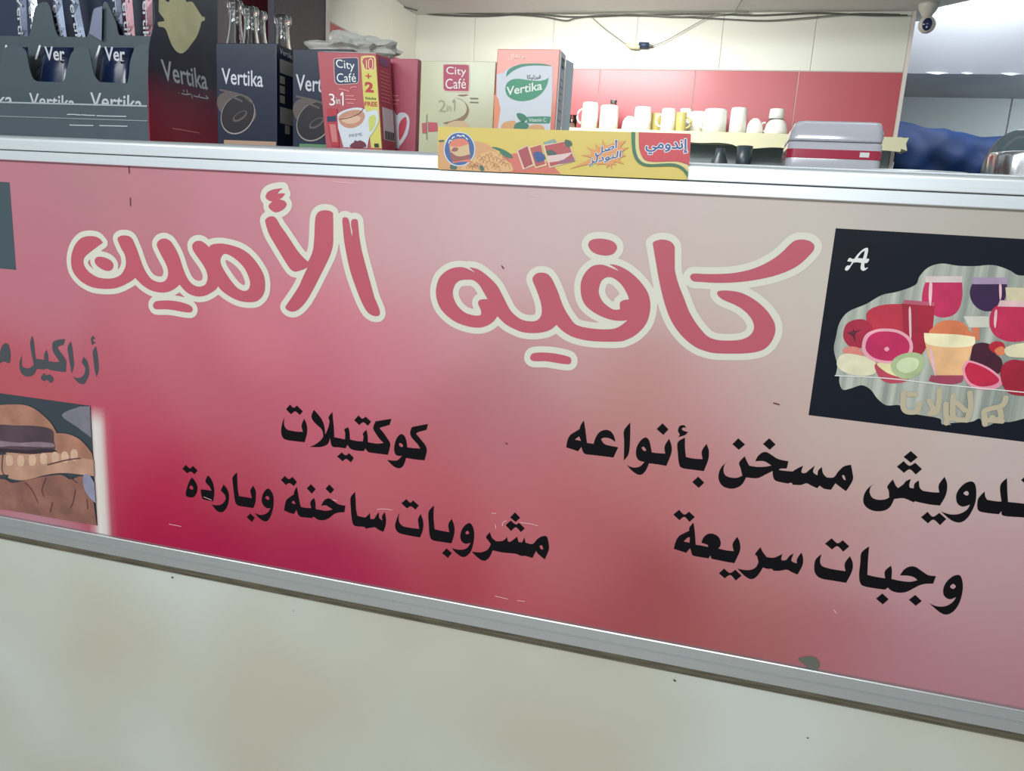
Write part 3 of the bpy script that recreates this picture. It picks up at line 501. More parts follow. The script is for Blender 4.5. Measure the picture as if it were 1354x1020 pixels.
pr('juice_tumbler', '''2190,9443! 2553,9453! 2575,9128 2508,8845! 2359,8830 2271,9044''', (150, 26, 50))
pr('glass_rim', '''2203,9488! 2548,9485! 2552,9442! 2205,9439!''', (170, 80, 100))
pr('tomato', '''1655,9181 1793,9207 1909,9120 1907,8953 1818,8854 1675,8859 1587,8964 1588,9105''', (152, 28, 56))
pr('tomato_stem', '''1625,9024 1685,9058 1670,9126 1706,9060 1786,9081 1722,9019 1738,8908 1690,8988''', (80, 20, 40))
pr('peach', '''1598,8809 1688,8858 1794,8843 1859,8750 1784,8728 1650,8757''', (200, 120, 110))
pr('apple_slice', '''1576,8721 1649,8763 1766,8763 1940,8730 2023,8654 2006,8544 1844,8498 1669,8525 1560,8605''', (204, 198, 170))
pr('apple_slice', '''2001,8666 2123,8707 2285,8654 2408,8512 2240,8445 2107,8473 2028,8569''', (168, 60, 80))
pr('apple_flesh', '''2020,8676 2175,8704 2316,8615 2380,8529 2224,8548 2115,8593''', (205, 196, 150))
pr('grapefruit_half', '''1816,8873 1834,9016 1938,9095 2074,9122 2216,9108 2340,9037 2394,8931 2381,8818 2274,8723 2139,8689 1983,8701 1865,8765''', (214, 150, 165))
pr('grapefruit_flesh', '''1857,8874 1876,8992 1955,9064 2080,9086 2208,9074 2311,9014 2357,8924 2339,8828 2250,8749 2134,8722 1996,8736 1900,8794''', (176, 30, 84))
pr('grapefruit_core', '''2074,8865 2100,8896 2135,8871 2109,8838''', (220, 150, 165))
pr('orange_slice', '''2567,9100 2589,9198 2664,9267 2783,9289 2896,9267 2969,9192 2994,9113''', (200, 112, 74))
pr('orange_piece', '''3000,9222! 3078,9230! 3104,9075! 3026,9068!''', (196, 108, 80))
pr('white_gap', '''2883,9347! 3155,9371! 3178,9239! 2964,9219!''', (190, 186, 176))
pr('orange_juice_glass', '''2493,9065! 3053,9092! 3037,8899 2998,8606! 2707,8565! 2581,8825''', (218, 170, 124))
pr('juice_foam', '''2487,9106! 2664,9114 2859,9122 3047,9113! 3048,9010 2836,8961 2589,8964 2514,8998!''', (224, 214, 176))
pr('glass_foot', '''2647,8595! 3000,8634! 2991,8541 2812,8501 2634,8523!''', (150, 60, 84))
pr('kiwi', '''2180,8671 2216,8773 2332,8841 2456,8854 2541,8793 2548,8668 2454,8545 2331,8518 2225,8577''', (156, 170, 128))
pr('kiwi_heart', '''2243,8678 2294,8762 2403,8793 2484,8759 2474,8660 2383,8594 2291,8612''', (190, 202, 164))
pr('berries', '''3042,8900 3048,9010 3137,9051 3237,9029 3289,8939 3371,8879 3401,8774 3367,8693 3242,8715 3140,8746 3055,8792''', (60, 12, 36))
pr('red_berry', '''3214,9026 3276,9081 3362,9068 3387,8990 3326,8929 3249,8962''', (172, 28, 48))
pr('strawberry_flesh', '''3283,8974 3357,9027 3406,8951 3340,8917''', (210, 120, 80))
pr('banana', '''3395,9017 3560,9088 3792,9097 3818,8953 3567,8913 3422,8925''', (205, 196, 165))
pr('grapefruit_slice', '''2986,8674 2992,8785 3042,8823 3233,8769 3382,8676 3443,8600 3374,8509 3210,8477 3067,8530''', (216, 140, 160))
pr('grapefruit_flesh', '''3008,8690 3019,8774 3059,8797 3238,8740 3390,8630 3343,8553 3203,8518 3078,8567''', (180, 26, 62))
pr('apple', '''3391,8718 3406,8815 3490,8878 3620,8878 3758,8898 3888,8826 3938,8615 3856,8483 3695,8456 3525,8472 3429,8585''', (150, 18, 46))
for q_ in ('''2452,9700 2486,9703 2512,9449 2479,9500''', '''3198,9745 3223,9747 3246,9618 3234,9577''', '''3205,9429 3231,9444 3248,9245 3222,9283''', '''2578,8908 2607,8911 2697,8628 2672,8626''', '''2275,9374 2300,9376 2355,9052 2335,9050'''):
    pr('glass_glint', q_, (214, 170, 180))
thick('table_line', [], plines('''1558,8472 2154,8504 2763,8496 3400,8499 3947,8502'''), 0.0006, 0.0005, -0.00235, m_white, photo)
thick('faint_lettering', [], plines('''2374,8342 2393,8181 2431,8117 2500,8107 2563,8133 2575,8228;2437,8330 2508,8339;2678,8278 2748,8150 2730,8123;2770,8425 2786,8254 2772,8140 2710,8114;2868,8257 2900,8094 2976,8091;2907,8045 2911,8020;2931,8370 2949,8224 2987,8092 3129,8085;3105,8427 3143,8260 3134,8123;2987,8290 3088,8204;3500,8412 3476,8312 3309,8231 3313,8145 3332,8062;3396,8156 3444,8125 3490,8168 3465,8250;3361,8114 3509,8121'''), 0.0031, 0.0007, -0.0024, mat('beige_print', (172, 160, 136), .42, k=K), photo)
decal('monogram_letter', '''1695,10081 1714,10072 1718,10029 1712,9947! 1734,9952 1746,9939 1735,9911 1722,9897 1701,9898! 1701,9865 1715,9836 1749,9850! 1728,9818 1699,9802 1672,9814 1662,9846 1663,9895! 1619,9900 1574,9894! 1554,9855 1534,9809 1511,9790 1489,9798 1490,9828 1512,9854 1538,9856 1555,9901! 1500,9903! 1511,9936 1530,9948 1552,9936 1577,9941! 1601,9989 1635,10034 1662,10063|1682,10048! 1644,10013 1612,9951! 1673,9950! 1680,10005''', -0.0012, mat('ivory_print', (205, 205, 205), .42, k=K), photo)

# printed photo of burgers, lower left
burger = mk('burger_photo', [(-2.02, -0.0008, 0.6663), (-0.9958, -0.0008, 0.6680), (-0.9954, -0.0008, 0.4529), (-2.02, -0.0008, 0.4497)], [(0, 1, 2, 3)], mat('teal_print', (46, 56, 64), .42, k=K), sign)
m_bread = mat('bread_print', (152, 106, 88), .42, k=K, noise=.22, nscale=30)
m_crust = mat('crust_print', (128, 86, 76), .42, k=K, noise=.3, nscale=22)
def pm(name, s, m):
    lay[0] -= 0.00003
    return decal(name, s, lay[0], m, burger)
pr('cloth_patch', '''-10549,6451 -10147,6652! -9955,6675! -9963,6122! -10241,6274''', (108, 106, 118), burger)
pm('bun_top', '''-13008,6221 -12253,6403 -11888,6462 -11599,6511 -11317,6531 -11079,6473 -10849,6327 -10724,6182 -10732,6079 -11220,6059 -11938,5966 -13068,5726''', m_bread)
pm('bun_right', '''-10768,6060 -10592,6118 -10421,6120 -10222,6068 -10062,5950 -9963,5833! -9953,5732! -10355,5646 -10762,5707''', m_bread)
pm('meat_patty', '''-13045,5913 -11925,6102 -11565,6133 -11139,6182 -10777,6161 -10748,5974 -10755,5797 -11077,5687 -11614,5619 -11902,5609 -13102,5444''', mat('meat_print', (70, 54, 62), .42, k=K, noise=.3, nscale=14))
pr('cheese', '''-11955,5798 -11523,5826 -11094,5899 -10780,5911 -10786,5846 -11244,5789 -11673,5746 -11966,5691''', (128, 106, 116), burger)
pr('shadow_layer', '''-11933,5666 -11428,5704 -10789,5807 -10760,5731 -11327,5653 -11922,5591''', (44, 30, 38), burger)
pm('lower_bun', '''-13110,5381 -11909,5548 -11794,5609 -11256,5653 -10794,5747 -10348,5735 -9942,5733! -9945,5439! -10234,5427 -10579,5406 -10933,5325 -11480,5138 -11805,5130 -11909,5182 -13167,4904''', mat('bun_slice_print', (168, 128, 110), .42, k=K, noise=.2, nscale=24))
pm('crust_mass', '''-13175,4839 -12028,5088 -11740,5053 -11444,5143 -11079,5258 -10651,5360 -10448,5306 -10236,5397 -10032,5397! -9954,4535! -10647,4524 -11357,4520 -12087,4503 -13222,4451''', m_crust)
pr('plate_glint', '''-10185,5404 -10063,5452 -9953,5320! -9947,4949! -10058,5021 -10167,5169''', (128, 128, 150), burger)
for q in range(7):
    pass
pr('bun_bite', '''-11832,5483 -11795,5560 -11715,5578 -11671,5511 -11704,5391 -11814,5370;-11578,5509 -11542,5587 -11462,5604 -11419,5538 -11451,5419 -11560,5397;-11325,5554 -11290,5631 -11211,5648 -11167,5582 -11199,5464 -11307,5442;-11073,5619 -11038,5695 -10960,5712 -10917,5647 -10947,5529 -11054,5508;-10824,5675 -10790,5751 -10713,5767 -10669,5702 -10699,5585 -10805,5564;-10614,5710 -10580,5785 -10504,5802 -10461,5737 -10490,5621 -10595,5600;-10413,5779 -10380,5854 -10304,5870 -10261,5806 -10290,5690 -10394,5670''', (192, 158, 134), burger)
thick('crust_crease', [], plines('''-11448,5097 -11315,4995 -11192,4769;-10974,5258 -11081,5030 -11056,4912;-11890,5550 -11936,5270 -11875,5156;-10869,4819 -10938,4625;-10358,5140 -10428,4888 -10487,4788;-10128,4996 -10123,4816;-10918,5507 -10491,5656 -10213,5725;-10446,5336 -10314,5266'''), 0.0012, 0.0006, -0.0026, mat('crease_print', (84, 50, 50), .42, k=K), burger)
# dark print block at the upper left end
mk('dark_photo', [(-2.02, -0.0008, 1.0270), (-1.1299, -0.0008, 1.0270), (-1.1302, -0.0008, 0.8854), (-2.02, -0.0008, 0.8846)], [(0, 1, 2, 3)], mat('dark_teal_print', (58, 72, 80), .42, k=K), sign)

# ------------------------------------------------------------------ yellow noodle board hanging over the cap
BY = -0.0125
def rounded(x0, x1, z0, z1, r, seg=5, skew=(0, 0, 0, 0)):
    out = []
    for (cx_, cz_, a0) in ((x1-r, z1-r, 0), (x0+r, z1-r, 90), (x0+r, z0+r, 180), (x1-r, z0+r, 270)):
        for i in range(seg + 1):
            a = math.radians(a0 + 90*i/seg); out.append((cx_ + r*math.cos(a), cz_ + r*math.sin(a)))
    return out
q0, q1, q2, q3 = (-0.3881, 1.1327), (-0.0531, 1.1334), (-0.0518, 1.0779), (-0.3863, 1.0770)
def rquad(qs, r, seg=4):
    out = []; n = len(qs)
    for i in range(n):
        p = Vector(qs[i]); a = (Vector(qs[i-1]) - p).normalized(); b = (Vector(qs[(i+1) % n]) - p).normalized()
        A, B = p + a*r, p + b*r
        for k in range(seg + 1):
            t = k/seg; out.append(tuple(A*(1-t)**2 + p*2*t*(1-t) + B*t*t))
    return out
board = empty('noodle_board', ((q0[0]+q1[0])/2, BY, q2[1]), 'long yellow noodle advertising board hung over the counter edge', 'board')
prism_y('board_panel', rquad([q0, q1, q2, q3], 0.004), BY, -0.0095, mat('yellow_print', (214, 190, 98), .35, k=.92, noise=.03, nscale=10), board)
def pb(name, s, c, k=.92):
    lay[0] = min(lay[0], BY - .0002) - 0.00003
    return decal(name, s, lay[0], mat('board_%d_%d_%d' % c, c, .38, k=k), board)
lay[0] = BY - .0002
pb('red_corner', '''-3792,10777 -3494,10823 -3149,10886 -2968,10966 -2762,11022 -2579,10992 -2317,10918 -2142,10781! -2694,10776 -3222,10772 -3628,10774''', (206, 112, 98))
pb('noodles', '''-3858,11106 -3752,11122 -3563,11140 -3349,11153 -3188,11128 -3052,11048 -2914,10943 -2832,10886 -2795,10814 -2878,10774 -3222,10770 -3627,10770 -3820,10782 -3849,10833''', (208, 156, 112))
pb('noodle_heap', '''-3506,10785 -3495,10835 -3416,10875 -3338,10940 -3235,11005 -3104,11034 -2996,11001 -2940,10942 -2859,10897 -2816,10838 -2826,10789 -3223,10774''', (216, 172, 122))
thick('noodle_strands', [], plines('''-3452,10787 -3430,10831 -3385,10809;-3362,10807 -3328,10852 -3296,10811;-3277,10895 -3231,10940 -3210,10882;-3191,10949 -3169,10992 -3123,10918;-3094,10819 -3061,10863 -3029,10840;-3009,10873 -2964,10917 -2943,10877;-2924,10926 -2903,10969 -2857,10913;-3402,10841 -3368,10886 -3333,10811;-3311,10828 -3265,10872 -3245,10849;-3224,10881 -3203,10925 -3158,10885;-3138,10935 -3105,10979 -3071,10922;-3042,10805 -2997,10850 -2974,10775;-2957,10859 -2935,10902 -2892,10880;-3438,10819 -3404,10863 -3371,10823;-3349,10838 -3303,10883 -3281,10825;-3258,10814 -3236,10858 -3190,10783;-3172,10868 -3138,10912 -3106,10888;-3086,10921 -3040,10966 -3020,10925;-3000,10974 -2979,11018 -2934,10961;-2904,10845 -2872,10889 -2837,10815;-3386,10816 -3340,10861 -3320,10837;-3302,10930 -3280,10974 -3235,10934;-3205,10800 -3172,10844 -3138,10787;-3119,10854 -3074,10898 -3051,10823;-3033,10907 -3012,10951 -2968,10928;-2948,10960 -2915,11004 -2883,10964;-3422,10795 -3376,10840 -3354,10781;-3333,10814 -3311,10858 -3265,10784;-3249,10916 -3215,10960 -3183,10937;-3163,10970 -3117,11014 -3096,10973;-3066,10840 -3045,10884 -3000,10827;-2981,10893 -2948,10937 -2913,10863;-2896,10947 -2851,10991 -2832,10967;-3370,10792 -3348,10836 -3303,10796'''), 0.00035, 0.0003, lay[0] - .0001, mat('noodle_strand_print', (160, 106, 72), .4, k=.9), board)
lay[0] -= .0002
pb('green_leaf', '''-3107,11085 -3028,11085 -2921,11052 -2839,11007 -2810,10959 -2889,10963 -2970,11002 -2999,11038''', (58, 112, 92))
pb('green_leaf', '''-3266,10844 -3212,10834 -3203,10779 -3250,10783''', (78, 104, 96))
pb('green_leaf', '''-3671,10840 -3590,10844 -3594,10781 -3676,10784''', (78, 104, 96))
pb('green_leaf', '''-3855,11149 -3788,11158 -3787,11136 -3855,11128''', (78, 104, 96))
pb('badge', '''-3782,11035 -3768,11121 -3715,11209 -3643,11254 -3562,11265 -3481,11253 -3405,11206 -3355,11135 -3333,11050 -3346,10964 -3396,10888 -3468,10839 -3555,10823 -3644,10835 -3714,10882 -3761,10949''', (205, 212, 222))
pb('badge_ring', '''-3769,11035 -3754,11116 -3708,11197 -3642,11242 -3562,11253 -3481,11241 -3416,11199 -3368,11128 -3348,11050 -3360,10970 -3406,10900 -3475,10852 -3556,10836 -3638,10849 -3704,10891 -3748,10955''', (70, 98, 152))
pb('badge_sun', '''-3710,11093! -3672,11149 -3605,11178 -3511,11181 -3449,11150 -3428,11114! -3403,10950 -3382,10877! -3497,10884 -3645,10860! -3685,10989''', (214, 124, 104))
pb('badge_packet', '''-3696,11081! -3574,11073 -3434,11114! -3400,10962! -3458,10908 -3632,10882! -3671,10989''', (206, 178, 140))
pb('badge_packet', '''-3685,11001 -3595,10955 -3501,10958 -3408,10986! -3391,10925! -3565,10888 -3653,10876!;-3641,11064 -3573,11054 -3598,11016 -3666,11014''', (150, 92, 88))
thick('badge_lettering', [], plines('''-3714,11117 -3699,11154 -3674,11149;-3666,11174 -3660,11192 -3636,11199;-3600,11215 -3581,11225 -3564,11211 -3540,11217;-3526,11215 -3513,11225 -3492,11206;-3472,11192 -3451,11174'''), 0.0006, 0.0003, lay[0] - .0001, m_white, board)
lay[0] -= .0002
for i, (s, c) in enumerate((
   ('''-2411,11166! -2262,11218! -2234,11183! -2357,11120!''', (130, 158, 150)),
   ('''-2764,11058! -2607,11129! -2506,10874! -2658,10814!''', (214, 190, 170)),
   ('''-2741,11053! -2615,11114! -2527,10892! -2640,10833!''', (168, 76, 84)),
   ('''-2606,11105! -2429,11153! -2340,10881! -2491,10839!''', (222, 196, 150)),
   ('''-2582,11094! -2435,11139! -2360,10898! -2486,10857!''', (176, 84, 84)),
   ('''-2530,11030 -2454,11051 -2381,11012 -2370,10952 -2457,10913 -2498,10947''', (58, 84, 140)),
   ('''-2409,11136! -2067,11206! -1960,10950! -2300,10853!''', (222, 206, 176)),
   ('''-2389,11128! -2079,11198! -1976,10961! -2290,10869!''', (176, 78, 82)),
   ('''-2359,11060 -2277,11075 -2196,11006 -2324,11014;-2118,11211 -2042,11196 -2025,11149 -2073,11118 -2113,11152''', (64, 92, 80)),
   ('''-2348,11001! -2147,11032! -2006,11061! -2053,11012! -2141,10949! -2317,10918!''', (216, 190, 188)),
   ('''-2174,10947! -1989,11002! -1966,10950! -2096,10915! -2196,10899!''', (150, 96, 116)))):
    pb('packet' if i not in (5, 8, 9) else 'packet_print', s, c)
pb('splash', '''-2040,10845! -1823,10955 -1752,10999! -1904,11029! -1756,11046 -1838,11137! -1710,11095 -1729,11176! -1640,11132 -1636,11238! -1580,11158 -1474,11196 -1331,11224! -1396,11141 -1287,11145! -1367,11084 -1314,11039! -1396,11001 -1329,10933! -1453,10963 -1425,10917! -1487,10927 -1476,10868! -1523,10914 -1550,10871! -1560,10924 -1659,10920 -1704,10871! -1684,10931 -1868,10900!''', (216, 148, 92))
m_blue = mat('blue_print', (52, 84, 140), .4)
# slogan in two rising lines
heavy_word('slogan_lettering', '\uFEDE\uFEBB\uFE83', (-0.1709, 1.1015), (-0.1439, 1.1109), (-0.1707, 1.1140), lay[0] - .0001, m_blue, m_white, board, .0003, .0009)
heavy_word('slogan_lettering', '\uFEB0\uFEDF\uFEA9\uFEEE\uFEE8\uFEDF\uFE8D', (-0.1783, 1.0898), (-0.1384, 1.1001), (-0.1774, 1.1002), lay[0] - .0001, m_blue, m_white, board, .0003, .0009)
lay[0] -= .0003
pb('green_line', '''-1274,11336! -1223,11334! -1212,11216 -1194,11113 -1156,11021 -1090,10966 -993,10949 -839,10962 -722,10969 -626,10949 -550,10895 -518,10867! -517,10804! -583,10882 -658,10925 -754,10935 -919,10926 -1062,10923 -1163,10969 -1226,11065 -1256,11192''', (58, 112, 84))
pb('cream_line', '''-1221,11334! -1179,11333! -1168,11218 -1153,11126 -1109,11035 -1057,10990 -960,10977 -830,10985 -689,10993 -594,10979 -521,10954! -517,10873! -564,10917 -638,10955 -722,10971 -839,10964 -993,10951 -1090,10968 -1156,11024 -1194,11113 -1212,11216''', (216, 202, 140))
pb('red_panel', '''-1179,11333! -544,11334! -530,11318! -515,10956! -594,10983 -689,10997 -830,10990 -960,10980 -1045,10991 -1107,11037 -1147,11126 -1165,11218''', (200, 66, 78))
# brand name in the red panel
heavy_word('brand_lettering', '\uFEF2\uFEE3\uFEED\uFEAA\uFEE7\uFE87', (-0.1067, 1.1071), (-0.0553, 1.1085), (-0.1082, 1.1253), lay[0] - .0001, m_blue, m_white, board, .0004, .0013)

# ------------------------------------------------------------------ cartons on the counter
CT = 1.0852
def carton(name, label, front, back_dy, xl, xr, ztop, mats, group=None):
    """front y, depth, x range at base; returns root"""
    root = empty(name, ((xl+xr)/2, front, CT), label, 'box', group)
    box('carton', (xl, front, CT), (xr, front + back_dy, ztop), mats, root, bevel=0.0009)
    return root
m_ink = mat('black_carton', (26, 34, 56), .26, k=1.0)
m_silver = mat('silver_print', (184, 188, 198), .4)
m_blackpk = mat('charcoal_card', (66, 78, 86), .33, noise=.04)

def dark_box(label, xl, xr, front, depth, ztop, txt, tw, band, off):
    r = carton('coffee_carton', label, front, depth, xl, xr, ztop, m_ink, None)
    y = front - .0003
    w = xr - xl
    word4('brand_word', 'Vertika', (xl + off, ztop - .059), (xl + off + .072, ztop - .063), (xl + off, ztop - .036), y - .0004, m_silver, r, bold=.012)
    # glossy cup printed in brown tones
    cx_, cz_ = xl + .037, ztop - .104
    def ell(n_, a, b, m, dy, x=cx_, z=cz_, rot=0.0):
        V_ = []
        for i in range(36):
            t = 2*math.pi*i/36; p, q = a*math.cos(t), b*math.sin(t)
            V_.append((max(xl + .0006, x + p*math.cos(rot) - q*math.sin(rot)), y - dy, z + p*math.sin(rot) + q*math.cos(rot)))
        return mk(n_, V_, [tuple(range(36))], m, r)
    m1 = mat('mocha_print', (84, 74, 72), .35); m2 = mat('rim_print', (150, 140, 138), .35); m3 = mat('coffee_print', (30, 24, 34), .3)
    ell('foam_print', .036, .022, m1, .0001, cx_ - .002, cz_ + .010, -.35)
    ell('cup_rim', .033, .026, m2, .0002, rot=.7); ell('cup_mouth', .0318, .0248, m3, .0003, cx_, cz_ + .0008, rot=.7)
    ell('coffee_swirl', .014, .006, m1, .0004, cx_ + .004, cz_ - .002, .5); ell('coffee_swirl', .011, .004, m3, .0005, cx_ + .004, cz_ - .001, .5)
    thick('steam_print', [], [[(cx_ - .030, ztop - .068), (cx_ - .01, ztop - .071), (cx_ + .012, ztop - .076), (cx_ + .026, ztop - .086)], [(cx_ - .030, ztop - .076), (cx_ - .008, ztop - .078), (cx_ + .008, ztop - .084)]], .0014, .0006, y - .00055, m1, r)
    quad('bottom_band', (xl + .012, CT + .014), (xr - .001, CT + .014), (xr - .001, CT + .026), (xl + .012, CT + .026), y - .0006, mat('band_' + band[0], band[1], .4), r)
    return r
b1 = dark_box('black coffee carton standing alone in front of the glass bottles', -0.7821, -0.6773, .06, .055, 1.2531, 'Vertika', 0, ('tan', (170, 138, 118)), .010)
xr_ = -0.6773 + .0004
word4('side_word', 'Vertika', (.068, 1.2405), (.108, 1.2385), (.068, 1.2485), xr_ + .0002, m_silver, b1, 'x')
m_lab = mat('grey_label', (140, 136, 132), .5)
for (a, b_, c, d_) in ((.068, .112, 1.213, 1.233), (.068, .082, 1.198, 1.209), (.068, .082, 1.184, 1.195), (.068, .082, 1.170, 1.181), (.068, .112, 1.140, 1.164), (.082, .096, 1.126, 1.139)):
    quad('side_label', (a, c), (b_, c), (b_, d_), (a, d_), xr_ + .0002, m_lab, b1, 'x')
b2 = dark_box('black coffee carton partly behind the red 3in1 box', -0.6592, -0.5586, .075, .055, 1.2481, 'Vertika', 0, ('green', (88, 128, 96)), .006)

# red 3in1 carton, leaning a little to the left
m_redc = mat('red_carton', (172, 76, 88), .3, k=.92)
RY = 0.03
F0, F1, F2, F3 = (-0.5928, 1.2352), (-0.5006, 1.2331), (-0.4881, 1.1045), (-0.5778, 1.1035)
red = empty('coffee_stick_carton', ((F2[0]+F3[0])/2, RY, CT), 'open red 3in1 coffee carton with a yellow 10+2 free strip', 'box')
zb = CT
def ext(a, b):  # carry the leaning edge down to the counter
    t = (zb - b[1]) / (a[1] - b[1]); return (b[0] + (a[0]-b[0])*t, zb)
E3, E2 = ext(F0, F3), ext(F1, F2)
dpt = .042
hexa('carton', [(E3[0], RY, zb), (E2[0], RY, zb), (E2[0] + .003, RY + dpt, zb), (E3[0] + .003, RY + dpt, zb)],
     [(F0[0], RY, F0[1]), (F1[0], RY, F1[1]), (F1[0] + .003, RY + dpt, F1[1] + .003), (F0[0] + .003, RY + dpt, F0[1] + .003)], m_redc, red, bevel=.0006)
mk('open_flap', [(F0[0], RY, F0[1]), (F1[0], RY, F1[1]), (F1[0] - .006, RY + .012, F1[1] + .004), (F0[0] + .004, RY + .014, F0[1] + .0035)], [(0, 1, 2, 3)], mat('carton_board', (205, 190, 185), .6), red)
lay[0] = RY - .0004
def pz(name, s, c, k=.88, par=None):
    lay[0] -= 0.00003
    return decal(name, s, lay[0], mat('carton_%d_%d_%d' % c, c, .33, k=k), par or red)
def zw_(name, txt, bl, br, tl, m, par=None, bold=0.0):
    lay[0] -= 0.00003
    return word4(name, txt, bl, br, tl, lay[0], m, par or red, bold=bold)
pz('yellow_strip', '''-5240,12262 -5212,12298 -5047,12302 -5008,12256! -4889,11053! -5052,11052! -5119,11428 -5174,11633 -5205,11895 -5226,12111''', (208, 200, 100))
pz('strip_ten', '''-5220,12269 -5171,12281 -5063,12284 -5035,12263 -5032,12135 -5068,12116 -5167,12123 -5206,12198''', (176, 70, 82))
m_rw = mat('red_ink', (172, 40, 52), .4); m_gw = mat('green_ink', (60, 70, 40), .4)
thick('strip_ten_outline', [], plines('''-5216,12241 -5207,12266 -5167,12284 -5058,12287 -5028,12259 -5025,12131;-5199,12186 -5171,12119 -5059,12110 -5025,12133;-5153,12241 -5148,12129;-5117,12241 -5115,12148 -5084,12124 -5055,12149 -5060,12242 -5087,12263 -5117,12241'''), .0006, .0004, lay[0] - .0001, mat('pale_yellow_ink', (226, 200, 140), .4), red); lay[0] -= .0001
zw_('strip_word', '+', (-0.5161, 1.1997), (-0.5068, 1.1994), (-0.5166, 1.2066), m_rw, bold=.02)
zw_('strip_word', '2', (-0.5164, 1.1813), (-0.5027, 1.1808), (-0.5177, 1.1956), m_rw, bold=.05)
zw_('strip_word', 'Sticks', (-0.5159, 1.1717), (-0.4988, 1.1713), (-0.5163, 1.1750), m_gw, bold=.03)
zw_('strip_word', 'FREE', (-0.5167, 1.1624), (-0.4966, 1.1623), (-0.5172, 1.1686), m_rw, bold=.03)
pz('brand_plate', '''-5668,12223 -5657,12259 -5623,12269 -5337,12283 -5284,12272 -5266,12233 -5256,11981 -5277,11930 -5331,11919 -5568,11904 -5628,11925 -5650,11976''', (200, 150, 150))
pz('brand_plate_inner', '''-5653,12220 -5643,12249 -5615,12258 -5340,12271 -5295,12260 -5283,12226 -5272,11984 -5289,11944 -5335,11932 -5565,11917 -5616,11937 -5637,11979''', (34, 50, 84))
zw_('brand_word', 'City', (-0.5618, 1.2107), (-0.5325, 1.2078), (-0.5632, 1.2255), m_white)
zw_('brand_word', 'Café', (-0.5606, 1.1940), (-0.5305, 1.1948), (-0.5617, 1.2061), m_white)
zw_('product_word', '3', (-0.5722, 1.1621), (-0.5628, 1.1620), (-0.5737, 1.1784), m_white)
zw_('product_word', 'in', (-0.5616, 1.1646), (-0.5551, 1.1644), (-0.5620, 1.1734), m_white)
thick('product_digit', [], plines('''-5540,11769 -5512,11791 -5506,11632'''), .0011, .0004, lay[0] - .0001, m_white, red); lay[0] -= .0001
m_pk = mat('pale_pink_ink', (214, 130, 134), .4)
thick('small_print', [], plines('''-5464,11759 -5337,11758;-5463,11712 -5310,11709;-5437,11660 -5335,11656;-5567,11853 -5465,11832 -5414,11821;-5389,11863 -5347,11881 -5297,11879'''), .0007, .0004, lay[0] - .0001, m_pk, red)
lay[0] -= .0002
pz('cup', '''-5608,11446 -5588,11506 -5461,11568 -5292,11601 -5156,11582 -5122,11546 -4989,11578 -4945,11506 -4951,11403 -5015,11284 -5081,11193 -5111,11050! -5488,11045! -5542,11208 -5595,11357''', (206, 212, 222))
pz('cup_handle_hole', '''-5100,11444 -5070,11489 -5004,11505 -4977,11447 -5000,11358 -5065,11267 -5092,11341''', (196, 200, 110))
pz('coffee', '''-5576,11446 -5528,11507 -5410,11554 -5257,11569 -5172,11530 -5162,11457 -5220,11374 -5338,11319 -5457,11323 -5544,11373''', (190, 138, 116))
pz('coffee_foam', '''-5527,11433 -5425,11472 -5290,11491 -5221,11455 -5288,11394 -5407,11376 -5493,11397''', (214, 176, 150))
thick('stir_stick', [], plines('''-5553,11432 -5408,11458 -5256,11513 -5182,11589'''), .0006, .0004, lay[0] - .00005, mat('dark_brown_ink', (80, 44, 40), .4), red)
lay[0] -= .0001
zw_('cup_word', 'PRIME', (-0.5395, 1.1186), (-0.5191, 1.1216), (-0.5401, 1.1228), mat('grey_ink', (90, 100, 110), .4))
pz('berries', '''-5371,11049 -5368,11094 -5326,11118 -5309,11148 -5266,11139 -5232,11151 -5181,11137 -5138,11109 -5142,11056''', (110, 40, 62))
pz('sachet_print', '''-5761,11576! -5601,11579! -5557,11050! -5678,11053! -5714,11173 -5751,11382''', (176, 48, 62))
pz('sachet_print', '''-5760,11464! -5610,11483! -5604,11401! -5754,11390!''', (36, 48, 80))
pz('sachet_print', '''-5716,11361! -5621,11363! -5584,11117! -5670,11114!''', (196, 120, 118))
pz('count_print', '''-5003,11113! -4936,11116! -4929,11064! -4997,11061!''', (50, 50, 36))
# carton side: pale panel and barcode
sx = E2[0]
def sideq(n_, y0, y1, z0, z1, m, lift=.0004):
    def xx(z): t = (z - zb) / (F1[1] - zb); return E2[0] + (F1[0]-E2[0])*t + lift
    return mk(n_, [(xx(z0) + .003*(y0-RY)/dpt, y0, z0), (xx(z0) + .003*(y1-RY)/dpt, y1, z0), (xx(z1) + .003*(y1-RY)/dpt, y1, z1), (xx(z1) + .003*(y0-RY)/dpt, y0, z1)], [(0, 1, 2, 3)], m, red)
sideq('side_panel', RY + .006, RY + dpt - .003, 1.118, 1.163, mat('pale_label', (206, 196, 204), .4))
for i in range(7): sideq('barcode', RY + .010 + i*.0042, RY + .0125 + i*.0042, 1.119, 1.131, m_black, .0007)
for i in range(9): sideq('side_text', RY + .006, RY + .034, 1.171 + i*.005, 1.1722 + i*.005, m_pk, .0006)
sideq('side_crest', RY + .008, RY + .034, 1.220, 1.231, mat('violet_ink', (130, 80, 120), .4), .0006)

